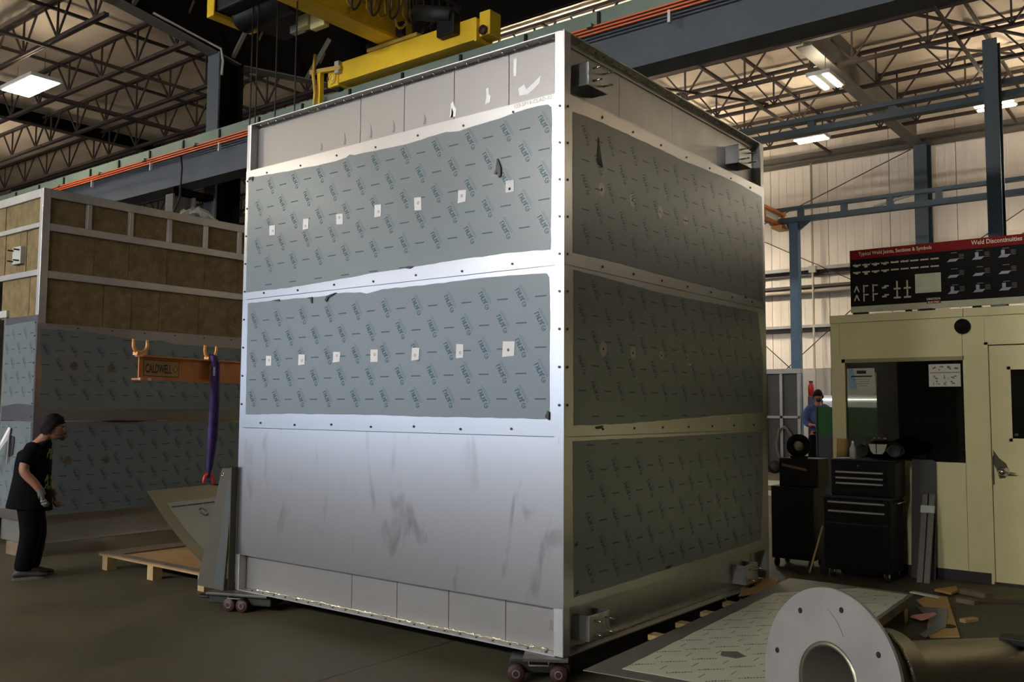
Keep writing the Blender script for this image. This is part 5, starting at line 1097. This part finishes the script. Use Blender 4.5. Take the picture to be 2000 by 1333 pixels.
gs = thing('welding_screen', 'green welding screen in front of the far welder', 'screen', (-2.2, 12.0, 0))
MB().box((-2.66, 12.0, 1.22), (-1.5, 12.02, 1.73)).build('green_panel', M['greenscreen'], gs)
MB().box((-2.66, 12.0, 0.02), (-1.5, 12.03, 1.22)).build('lower_panel', M['black'], gs)
for x in (-2.66, -1.5): MB().box((x - 0.015, 11.98, 0), (x + 0.015, 12.04, 1.74)).build('post', M['black'], gs)
rl = thing('cable_drum', 'black cable drum with pale hub on the side tool cabinet', 'drum', (-0.42, 5.12, 1.161))
MB().lathe((-0.42, 5.10, 1.29), (0.25, -1, 0), [(-0.03, 0.05), (-0.03, 0.125), (0.03, 0.125), (0.03, 0.06), (-0.03, 0.05)], 22).build('drum_body', M['black'], rl)
MB().lathe((-0.42, 5.10, 1.29), (0.25, -1, 0), [(0, 0), (0, 0.055), (0.02, 0.05), (0.02, 0)], 16).build('hub', M['poster'], rl)
MB().box((-0.50, 5.05, 1.161), (-0.34, 5.17, 1.18)).build('foot', M['black'], rl)
# the far crane line: blue runway pair carried by the column
cr2 = thing('upper_crane_rail', 'blue double-flange crane rail crossing in front of the dark blue column', 'crane rail', (-2, 15.3, 7.9))
MB().box((-16, 15.2, 8.17), (8, 15.45, 8.27)).build('top_flange', M['bluenavy'], cr2); MB().box((-16, 15.2, 7.90), (8, 15.45, 8.03)).build('bottom_flange', M['bluenavy'], cr2)
for i in range(12): MB().box((-14.4 + i * 1.75, 15.25, 8.03), (-14.25 + i * 1.75, 15.40, 8.17)).build('spacer', M['bluenavy'], cr2)
# workstation crane: blue post, ladder runway, orange bridge
jb = thing('workstation_crane', 'blue post and ladder-frame crane runway before the cream wall', 'crane', (-4.9, 17.0, 0))
MB().box((-5.0, 16.9, 0), (-4.78, 17.1, 6.25)).build('post', M['blue'], jb, bevel=0.01)
MB().box((-5.5, 16.92, 6.58), (8, 17.08, 6.66)).build('top_chord', M['bluelat'], jb); MB().box((-5.5, 16.92, 6.27), (8, 17.08, 6.40)).build('bottom_chord', M['bluelat'], jb)
for i in range(10): MB().box((-4.8 + i * 1.05, 16.94, 6.40), (-4.66 + i * 1.05, 17.06, 6.58)).build('strut', M['bluelat'], jb)
MB().bar((-3.0, 17.0, 6.42), (-2.1, 17.0, 6.60), 0.05, 0.05).build('diagonal', M['girt'], jb)
MB().poly([(-5.1, 16.95, 6.27), (-4.5, 16.95, 6.27), (-4.8, 16.95, 6.05), (-5.0, 16.95, 6.05)], (0, 0.1, 0)).build('gusset', M['bluedark'], jb)
ob = thing('crane_bridge', 'orange light crane bridge on the blue ladder runway, beside the tall box', 'crane bridge', (-5.3, 16.0, 6.3))
for z in (6.22, 6.52): MB().box((-5.35, 13.2, z), (-5.22, 17.3, z + 0.07)).build('bridge_chord', M['bom'], ob)
for y in (14.0, 15.0, 16.0, 17.2): MB().box((-5.33, y, 6.29), (-5.24, y + 0.08, 6.52)).build('bridge_strut', M['bom'], ob)
MB().box((-5.30, 15.2, 6.33), (-5.26, 16.9, 6.48)).build('sign_plate', M['white'], ob)
MB().box((-5.36, 16.7, 6.12), (-5.10, 17.2, 6.20)).build('end_carriage', M['hook'], ob)

# ------------------------------------------------------------------ people: one continuous skinned surface each, clothes as children
def skin_mesh(name, verts, edges, radii, sub=2, root=0):
    me = bpy.data.meshes.new(name); me.from_pydata(verts, edges, [])
    o = bpy.data.objects.new(name, me); C.objects.link(o)
    sk = o.modifiers.new('skin', 'SKIN'); sk.use_smooth_shade = True; sk.branch_smoothing = 0.6
    for i, r in enumerate(radii): me.skin_vertices[0].data[i].radius = r if isinstance(r, tuple) else (r, r)
    for i in range(len(verts)): me.skin_vertices[0].data[i].use_root = (i == root)
    ss = o.modifiers.new('sub', 'SUBSURF'); ss.levels = sub; ss.render_levels = sub
    dg = bpy.context.evaluated_depsgraph_get(); dg.update()
    out = bpy.data.meshes.new_from_object(o.evaluated_get(dg)); bpy.data.objects.remove(o); bpy.data.meshes.remove(me)
    vs = [tuple(v.co) for v in out.vertices]; fs = [tuple(p.vertices) for p in out.polygons]; bpy.data.meshes.remove(out)
    return vs, fs
def chains(name, verts, edges, radii, sub=2):
    """every unbranched run of the skeleton is skinned by itself; the runs overlap at the joints and the remesh makes them one surface"""
    nb = {i: [] for i in range(len(verts))}
    for a, b in edges: nb[a].append(b); nb[b].append(a)
    seen = set(); out = []
    for a, b in edges:
        if (a, b) in seen or (b, a) in seen: continue
        if len(nb[a]) == 2 and a != 0: continue
        run = [a, b]; seen.add((a, b))
        while len(nb[run[-1]]) == 2:
            n = [q for q in nb[run[-1]] if q != run[-2]][0]; seen.add((run[-1], n)); run.append(n)
        out.append(skin_mesh(name, [verts[i] for i in run], [(i, i + 1) for i in range(len(run) - 1)], [radii[i] for i in run], sub))
    return out
def merge_remesh(name, pieces, m, parent, vox=0.008, smooth=4):
    me = bpy.data.meshes.new(name); V = []; F = []
    for vs, fs in pieces:
        n = len(V); V += vs; F += [tuple(i + n for i in f) for f in fs]
    me.from_pydata(V, [], F)
    bm = bmesh.new(); bm.from_mesh(me); bmesh.ops.remove_doubles(bm, verts=bm.verts, dist=1e-5); bmesh.ops.recalc_face_normals(bm, faces=bm.faces); bm.to_mesh(me); bm.free()
    o = bpy.data.objects.new(name, me); C.objects.link(o)
    r = o.modifiers.new('r', 'REMESH'); r.mode = 'VOXEL'; r.voxel_size = vox
    s = o.modifiers.new('s', 'SMOOTH'); s.iterations = smooth; s.factor = 0.5
    dg = bpy.context.evaluated_depsgraph_get(); dg.update()
    out = bpy.data.meshes.new_from_object(o.evaluated_get(dg)); bpy.data.objects.remove(o); bpy.data.meshes.remove(me)
    out.name = name; out.materials.clear(); out.materials.append(m)
    for p in out.polygons: p.use_smooth = True
    ob_ = bpy.data.objects.new(name, out); C.objects.link(ob_); ob_.parent = parent
    return ob_
def head_piece(c, s=1.0, pitch=0.0, turn=0.0):
    """face looks along +x; c = centre of the skull at eye height"""
    n, m = 28, 22; V = []; R = Matrix.Rotation(turn, 3, 'Z') @ Matrix.Rotation(pitch, 3, 'Y'); c = Vector(c)
    for i in range(m + 1):
        ph = PI * i / m; z = math.cos(ph)
        for k in range(n):
            t = 2 * PI * k / n; x = math.sin(ph) * math.cos(t); y = math.sin(ph) * math.sin(t)
            px, py, pz = x * 0.098, y * 0.076, z * 0.118
            if pz < 0:                                             # jaw: narrower and pulled forward below
                f = -pz / 0.118; py *= 1 - 0.28 * f; px = px * (1 - 0.22 * f) + 0.018 * f
            if x > 0.80 and abs(y) < 0.30:                          # nose, brow, lips, chin
                g = math.exp(-(y / 0.13) ** 2)
                px += g * (0.024 * math.exp(-((pz + 0.028) / 0.018) ** 2) + 0.012 * math.exp(-((pz + 0.008) / 0.02) ** 2))
            if x > 0.6:
                g = math.exp(-(y / 0.25) ** 2)
                px += g * (0.007 * math.exp(-((pz - 0.022) / 0.010) ** 2) + 0.008 * math.exp(-((pz + 0.062) / 0.010) ** 2) + 0.014 * math.exp(-((pz + 0.098) / 0.016) ** 2))
                px -= 0.006 * math.exp(-((abs(y) - 0.34) / 0.14) ** 2) * math.exp(-((pz - 0.002) / 0.014) ** 2)
            V.append(tuple(c + R @ (Vector((px, py, pz)) * s)))
    F = [(i * n + k, i * n + (k + 1) % n, (i + 1) * n + (k + 1) % n, (i + 1) * n + k) for i in range(m) for k in range(n)]
    return (V, F), R
def ear_piece(c, R, s, side):
    mb = MB(); mb.ell(Vector(c) + R @ Vector((-0.008, side * 0.076, -0.012)) * s, (0.018 * s, 0.009 * s, 0.032 * s), 10, 8, R); return mb.v, mb.f
def hand_piece(w, d, n, s=1.0, curl=0.5, thumb_side=1):
    """w wrist point, d direction of the palm, n palm normal (fingers curl towards it)"""
    w, d, n = Vector(w), Vector(d).normalized(), Vector(n).normalized(); sd = d.cross(n).normalized() * thumb_side; n = sd.cross(d).normalized() * thumb_side
    P = []; mb = MB()
    pv = [w, w + d * 0.045 * s, w + d * 0.085 * s]
    P.append(skin_mesh('palm', [tuple(v) for v in pv], [(0, 1), (1, 2)], [(0.027 * s, 0.022 * s), (0.040 * s, 0.020 * s), (0.042 * s, 0.017 * s)], 2))
    for k, (off, ln) in enumerate(((0.030, 0.070), (0.010, 0.078), (-0.010, 0.072), (-0.029, 0.056))):
        a = w + d * 0.075 * s + sd * off * s; pts = [a]; dd = d.copy()
        for j in range(3):
            an = curl * (0.45, 0.7, 0.6)[j] * (1 + 0.12 * k); dd = (dd * math.cos(an) + n * math.sin(an)).normalized(); pts.append(pts[-1] + dd * ln * (0.45, 0.32, 0.26)[j] * s)
        mb2 = MB().tube(pts, [0.0095 * s, 0.009 * s, 0.0083 * s, 0.0065 * s], 8); P.append((mb2.v, mb2.f))
    a = w + d * 0.025 * s + sd * 0.026 * s
    pts = [a, a + (d * 0.5 + sd * 0.8 + n * 0.3).normalized() * 0.035 * s, a + (d * 0.8 + sd * 0.7 + n * 0.5).normalized() * 0.066 * s]
    mb2 = MB().tube(pts, [0.013 * s, 0.011 * s, 0.008 * s], 8); P.append((mb2.v, mb2.f))
    return P
def part_mesh(name, piece, m, parent):
    mb = MB(); mb.add(piece[0], piece[1], True); return mb.build(name, m, parent, local=True)

# walking man at the left: local +x is the way he faces, +z up
MAN = thing('person', 'man in black T-shirt, baggy black trousers and work gloves, stooping beside the insulated enclosure', 'person', (-6.02, -0.45, 0), math.radians(60))
HC = (0.150, 0.0, 1.455)
(hp, R_) = head_piece(HC, 1.02, 0.10)
body = chains('b', [(-0.03, 0, 0.83), (-0.03, 0, 0.96), (-0.015, 0, 1.10), (-0.005, 0, 1.22), (0.035, 0, 1.30), (0.075, 0, 1.36), (0.12, 0, 1.43),
    (-0.03, -0.18, 1.235), (-0.085, -0.250, 1.045), (0.03, -0.265, 0.93), (0.085, -0.260, 0.845),
    (-0.02, 0.19, 1.235), (-0.02, 0.235, 1.02), (0.10, 0.22, 0.88), (0.15, 0.21, 0.80),
    (-0.02, -0.085, 0.80), (0.00, -0.10, 0.45), (-0.06, -0.10, 0.09), (0.02, -0.11, 0.045), (0.10, -0.11, 0.04),
    (-0.03, 0.085, 0.80), (0.02, 0.10, 0.45), (-0.02, 0.10, 0.09), (0.06, 0.11, 0.045), (0.14, 0.11, 0.04)],
    [(0, 1), (1, 2), (2, 3), (3, 4), (4, 5), (5, 6), (3, 7), (7, 8), (8, 9), (9, 10), (3, 11), (11, 12), (12, 13), (13, 14), (0, 15), (15, 16), (16, 17), (17, 18), (18, 19), (0, 20), (20, 21), (21, 22), (22, 23), (23, 24)],
    [(0.13, 0.15), (0.12, 0.14), (0.115, 0.14), (0.105, 0.13), 0.068, 0.058, 0.055, 0.066, 0.050, 0.044, 0.034, 0.066, 0.050, 0.044, 0.034, 0.085, 0.062, 0.045, 0.035, 0.03, 0.085, 0.062, 0.045, 0.035, 0.03], 2)
hands = hand_piece((0.085, -0.260, 0.845), (0.25, 0.02, -1), (0.7, 0.7, 0.1), 0.98, 0.5, -1) + hand_piece((0.15, 0.21, 0.80), (0.3, 0, -1), (0.7, -0.7, 0.1), 0.98, 0.5, 1)
merge_remesh('body', body + [hp, ear_piece(HC, R_, 1.02, -1), ear_piece(HC, R_, 1.02, 1)] + hands, M['skin'], MAN, 0.0075, 3)
# hair: cap over the skull with a longer nape
mb = MB(); n, m = 26, 12; V = []; hc = Vector(HC)
for i in range(m + 1):
    for k in range(n):
        t = 2 * PI * k / n; front = max(0, math.cos(t)); lim = PI * (0.70 - 0.36 * front ** 0.7 - 0.10 * math.exp(-((abs(math.sin(t)) - 1) / 0.25) ** 2)); ph = lim * i / m
        thick = 1.12 + 0.06 * math.sin(5 * t + i)
        V.append(tuple(hc + R_ @ Vector((math.sin(ph) * math.cos(t) * 0.104 * thick - 0.004, math.sin(ph) * math.sin(t) * 0.080 * thick, math.cos(ph) * 0.125 * thick - 0.002))))
mb.add(V, [(i * n + k, i * n + (k + 1) % n, (i + 1) * n + (k + 1) % n, (i + 1) * n + k) for i in range(m) for k in range(n)], True); mb.build('hair', M['hair'], MAN, local=True)
fx = lambda a, b, c: Vector(HC) + R_ @ Vector((a, b, c))
mb = MB()
mb.ell(fx(0.090, 0, -0.092), (0.028, 0.036, 0.026), 12, 8, R_); mb.ell(fx(0.055, -0.045, -0.085), (0.040, 0.014, 0.020), 10, 6, R_); mb.ell(fx(0.055, 0.045, -0.085), (0.040, 0.014, 0.020), 10, 6, R_); mb.ell(fx(0.107, 0, -0.048), (0.010, 0.022, 0.006), 8, 6, R_); mb.build('beard', mat('dark_stubble', (0.05, 0.022, 0.013), 0.8), MAN, local=True)
for sy in (-1, 1):
    ey = MB().ell(fx(0.088, sy * 0.030, 0.002), (0.011, 0.013, 0.009), 10, 8, R_).build('eye', M['poster'], MAN, local=True)
    MB().ell(fx(0.097, sy * 0.030, 0.002), (0.004, 0.006, 0.006), 8, 6, R_).build('pupil', M['ink'], ey, local=True)
    MB().bar(fx(0.100, sy * 0.012, 0.024), fx(0.088, sy * 0.048, 0.022), 0.008, 0.008).build('eyebrow', M['hair'], MAN, local=True)
gl = MB()
for sy in (-1, 1):
    gl.tube([fx(0.108 - 0.010 * abs(math.cos(t * PI / 6)), sy * (0.032 + 0.022 * math.cos(t * PI / 6)), 0.002 + 0.015 * math.sin(t * PI / 6)) for t in range(13)], 0.0016, 5)
    gl.tube([fx(0.098, sy * 0.054, 0.006), fx(0.05, sy * 0.080, 0.008), fx(-0.01, sy * 0.084, 0.004)], 0.0016, 5)
gl.build('glasses', M['housing'], MAN, local=True)
mb = MB(); mb.tube([fx(0.103, -0.018, -0.060), fx(0.108, 0, -0.058), fx(0.103, 0.018, -0.060)], 0.004, 6); mb.build('lips', mat('lips', (0.30, 0.10, 0.08), 0.5), MAN, local=True)
# loose T-shirt: rings from neck to hem, plus two short sleeves, one continuous cloth
sv = MB(); n = 30
rings = [(0.055, 1.325, 0.070, 0.075), (0.035, 1.305, 0.095, 0.130), (0.01, 1.275, 0.130, 0.175), (-0.01, 1.22, 0.150, 0.190), (-0.015, 1.12, 0.165, 0.190), (-0.02, 1.0, 0.168, 0.185), (-0.03, 0.88, 0.180, 0.190), (-0.035, 0.76, 0.195, 0.200), (-0.04, 0.665, 0.210, 0.210)]
V = []
for j, (cx_, z, rx, ry) in enumerate(rings):
    for k in range(n):
        t = 2 * PI * k / n; wv = 1 + 0.025 * math.sin(5 * t + j) * (j / 8)
        slope = 0.03 * math.cos(t) * (1 if j < 3 else 0) - (0.02 * math.cos(t) if j > 6 else 0)
        V.append((cx_ + rx * wv * math.cos(t), ry * wv * math.sin(t), z + slope - (0.0 if j else 0.01 * math.cos(t))))
F = [(i * n + k, i * n + (k + 1) % n, (i + 1) * n + (k + 1) % n, (i + 1) * n + k) for i in range(len(rings) - 1) for k in range(n)]
F += [tuple(range(n)), tuple(range(len(V) - n, len(V)))]
sl = []
for pts in ([(-0.01, -0.13, 1.265), (-0.025, -0.19, 1.22), (-0.050, -0.225, 1.16), (-0.068, -0.240, 1.115)], [(-0.01, 0.13, 1.265), (-0.02, 0.19, 1.22), (-0.02, 0.22, 1.15), (-0.02, 0.23, 1.09)]):
    q = MB().tube(pts, [0.080, 0.080, 0.074, 0.070], 14); sl.append((q.v, q.f))
merge_remesh('t_shirt', [(V, F)] + sl, M['shirt'], MAN, 0.009, 4)
# print on the chest
mb = MB(); rnd = random.Random(5)
for (a0, z0, nn, w_) in ((-0.5, 1.20, 7, 0.04), (-0.55, 0.92, 12, 0.07)):
    for k in range(nn):
        t = a0 + rnd.uniform(-0.25, 0.25); z = z0 + rnd.uniform(-w_, w_); rx, ry = 0.178, 0.200
        p = Vector((-0.02 + rx * math.cos(t), ry * math.sin(t), z)); tn = Vector((-rx * math.sin(t), ry * math.cos(t), 0)).normalized()
        mb.bar(p - Vector((0, 0, rnd.uniform(0.01, 0.03))), p + Vector((0, 0, 0.02)) + tn * 0.01, 0.012, 0.006)
mb.build('shirt_print', M['shirtgreen'], MAN, kind='stuff', local=True)
# trousers
tr = chains('p', [(-0.03, 0, 0.86), (-0.03, 0, 0.74), (-0.02, -0.10, 0.66), (0.0, -0.105, 0.42), (-0.055, -0.105, 0.12), (-0.055, -0.105, 0.075), (-0.02, 0.10, 0.66), (0.03, 0.105, 0.42), (-0.01, 0.105, 0.12), (-0.01, 0.105, 0.075)],
    [(0, 1), (1, 2), (2, 3), (3, 4), (4, 5), (1, 6), (6, 7), (7, 8), (8, 9)], [(0.165, 0.16), (0.155, 0.165), 0.120, 0.105, 0.092, 0.088, 0.120, 0.105, 0.092, 0.088], 2)
merge_remesh('trousers', tr, M['pants'], MAN, 0.010, 3)
def shoe(x, y, par):
    rings = [(-0.115, 0.030, 0.040), (-0.10, 0.040, 0.060), (-0.05, 0.044, 0.085), (0.0, 0.046, 0.088), (0.06, 0.050, 0.060), (0.12, 0.050, 0.045), (0.165, 0.036, 0.034), (0.18, 0.018, 0.024)]
    n = 14; V = []
    for (a, wd, h) in rings:
        for k in range(n):
            t = 2 * PI * k / n; V.append((x + a, y + wd * math.cos(t), 0.020 + max(0, h * (0.5 + 0.5 * math.sin(t)) ** 0.8)))
    F = [(i * n + k, i * n + (k + 1) % n, (i + 1) * n + (k + 1) % n, (i + 1) * n + k) for i in range(len(rings) - 1) for k in range(n)] + [tuple(range(n)), tuple(range(len(V) - n, len(V)))]
    o = MB().add(V, F, True).build('shoe', M['shoe'], par, local=True)
    pts = [(x + a, y + s * (wd + 0.003)) for s, rr in ((1, rings), (-1, rings[::-1])) for a, wd, h in rr]
    MB().poly([(a, b, 0.0) for a, b in pts], (0, 0, 0.024)).build('sole', M['sole'], o, local=True)
shoe(-0.03, -0.105, MAN); shoe(0.02, 0.105, MAN)
# gloves follow the hands
for w_, d_, n_, ts in (((0.085, -0.260, 0.845), (0.25, 0.02, -1), (0.7, 0.7, 0.1), -1), ((0.15, 0.21, 0.80), (0.3, 0, -1), (0.7, -0.7, 0.1), 1)):
    g = hand_piece(w_, d_, n_, 1.10, 0.5, ts); cuff = MB().tube([Vector(w_) + Vector((-0.012, 0, 0.035)), w_, Vector(w_) + Vector(d_) * 0.03], [0.037, 0.036, 0.038], 12)
    go = merge_remesh('glove', g + [(cuff.v, cuff.f)], M['glove'], MAN, 0.006, 2)
    if ts < 0: MB().bar(Vector(w_) + Vector((0.0, -0.030, -0.085)), Vector(w_) + Vector((0.045, -0.030, -0.075)), 0.008, 0.004).bar(Vector(w_) + Vector((0.005, -0.030, -0.115)), Vector(w_) + Vector((0.055, -0.030, -0.100)), 0.008, 0.004).build('glove_mark', M['glovewhite'], go, local=True)

# welder far behind the green screen, face shield lowered, facing the viewer
WD = thing('person', 'welder in blue work shirt with dark headgear behind the green screen', 'person', (-3.02, 13.1, 0.33), math.radians(-62))
HC2 = (0.02, 0.0, 1.62)
(hp2, R2) = head_piece(HC2, 1.0, 0.25)
body2 = chains('b', [(0, 0, 0.92), (0, 0, 1.08), (0, 0, 1.25), (0, 0, 1.38), (0.0, 0, 1.46), (0.01, 0, 1.54), (0.02, 0, 1.60),
    (0, -0.19, 1.37), (0.05, -0.26, 1.12), (0.25, -0.18, 1.05), (0.33, -0.12, 1.06), (0, 0.19, 1.37), (0.05, 0.26, 1.12), (0.25, 0.18, 1.05), (0.33, 0.12, 1.06),
    (0, -0.1, 0.88), (0.02, -0.11, 0.48), (0, -0.11, 0.08), (0.13, -0.12, 0.04), (0, 0.1, 0.88), (0.02, 0.11, 0.48), (0, 0.11, 0.08), (0.13, 0.12, 0.04)],
    [(0, 1), (1, 2), (2, 3), (3, 4), (4, 5), (5, 6), (3, 7), (7, 8), (8, 9), (9, 10), (3, 11), (11, 12), (12, 13), (13, 14), (0, 15), (15, 16), (16, 17), (17, 18), (0, 19), (19, 20), (20, 21), (21, 22)],
    [(0.12, 0.15), (0.11, 0.14), (0.12, 0.15), (0.11, 0.14), 0.07, 0.056, 0.055, 0.07, 0.048, 0.04, 0.03, 0.07, 0.048, 0.04, 0.03, 0.088, 0.065, 0.05, 0.035, 0.088, 0.065, 0.05, 0.035], 2)
hands2 = hand_piece((0.33, -0.12, 1.06), (1, 0.2, 0), (0, 0.3, -1), 1.0, 0.9, 1) + hand_piece((0.33, 0.12, 1.06), (1, -0.2, 0), (0, -0.3, -1), 1.0, 0.9, -1)
merge_remesh('body', body2 + [hp2, ear_piece(HC2, R2, 1.0, -1), ear_piece(HC2, R2, 1.0, 1)] + hands2, M['skin'], WD, 0.010, 3)
sh2 = chains('s', [(0, 0, 0.90), (0, 0, 1.08), (0, 0, 1.25), (0, 0, 1.37), (0, 0, 1.45), (0, -0.19, 1.37), (0.05, -0.26, 1.12), (0.24, -0.185, 1.05), (0, 0.19, 1.37), (0.05, 0.26, 1.12), (0.24, 0.185, 1.05)],
    [(0, 1), (1, 2), (2, 3), (3, 4), (3, 5), (5, 6), (6, 7), (3, 8), (8, 9), (9, 10)], [(0.16, 0.19), (0.15, 0.18), (0.155, 0.185), (0.14, 0.17), 0.085, 0.095, 0.075, 0.062, 0.095, 0.075, 0.062], 2)
merge_remesh('work_shirt', sh2, M['workblue'], WD, 0.012, 3)
t2 = chains('p', [(0, 0, 0.95), (0, 0, 0.86), (0, -0.11, 0.75), (0.02, -0.12, 0.45), (0, -0.12, 0.08), (0, 0.11, 0.75), (0.02, 0.12, 0.45), (0, 0.12, 0.08)], [(0, 1), (1, 2), (2, 3), (3, 4), (1, 5), (5, 6), (6, 7)], [(0.15, 0.17), (0.15, 0.18), 0.115, 0.09, 0.075, 0.115, 0.09, 0.075], 2)
merge_remesh('trousers', t2, M['pants'], WD, 0.012, 3)
q = Vector(HC2)
mb = MB(); n, m = 20, 8; V = []
for i in range(m + 1):
    for k in range(n):
        t = 2 * PI * k / n; ph = PI * (0.56 - 0.14 * max(0, math.cos(t))) * i / m
        V.append(tuple(q + R2 @ Vector((math.sin(ph) * math.cos(t) * 0.118, math.sin(ph) * math.sin(t) * 0.095, math.cos(ph) * 0.14))))
mb.add(V, [(i * n + k, i * n + (k + 1) % n, (i + 1) * n + (k + 1) % n, (i + 1) * n + k) for i in range(m) for k in range(n)], True); mb.build('cap', M['hair'], WD, local=True)
MB().ell(q + R2 @ Vector((0.085, 0, -0.055)), (0.045, 0.055, 0.045), 14, 10, R2).build('respirator', M['dolly'], WD, local=True)
for sy in (-1, 1):
    ey = MB().ell(q + R2 @ Vector((0.09, sy * 0.031, 0.0)), (0.010, 0.012, 0.008), 8, 6, R2).build('eye', M['poster'], WD, local=True)
    MB().lathe(q + R2 @ Vector((0.0, sy * 0.085, -0.01)), (0, sy, 0), [(0, 0), (0, 0.035), (0.02, 0.03), (0.02, 0)], 14).build('ear_defender', M['dolly'], WD, local=True)
for sy in (-1, 1):
    MB().ell((0.03, sy * 0.11, 0.048), (0.14, 0.05, 0.047), 14, 8).build('boot', M['shoe'], WD, local=True)
tag(MB().box((-3.3, 12.75, 0.0), (-2.3, 13.45, 0.325)).build('work_platform', M['wooddark']), 'low timber work platform under the far welder', 'platform')
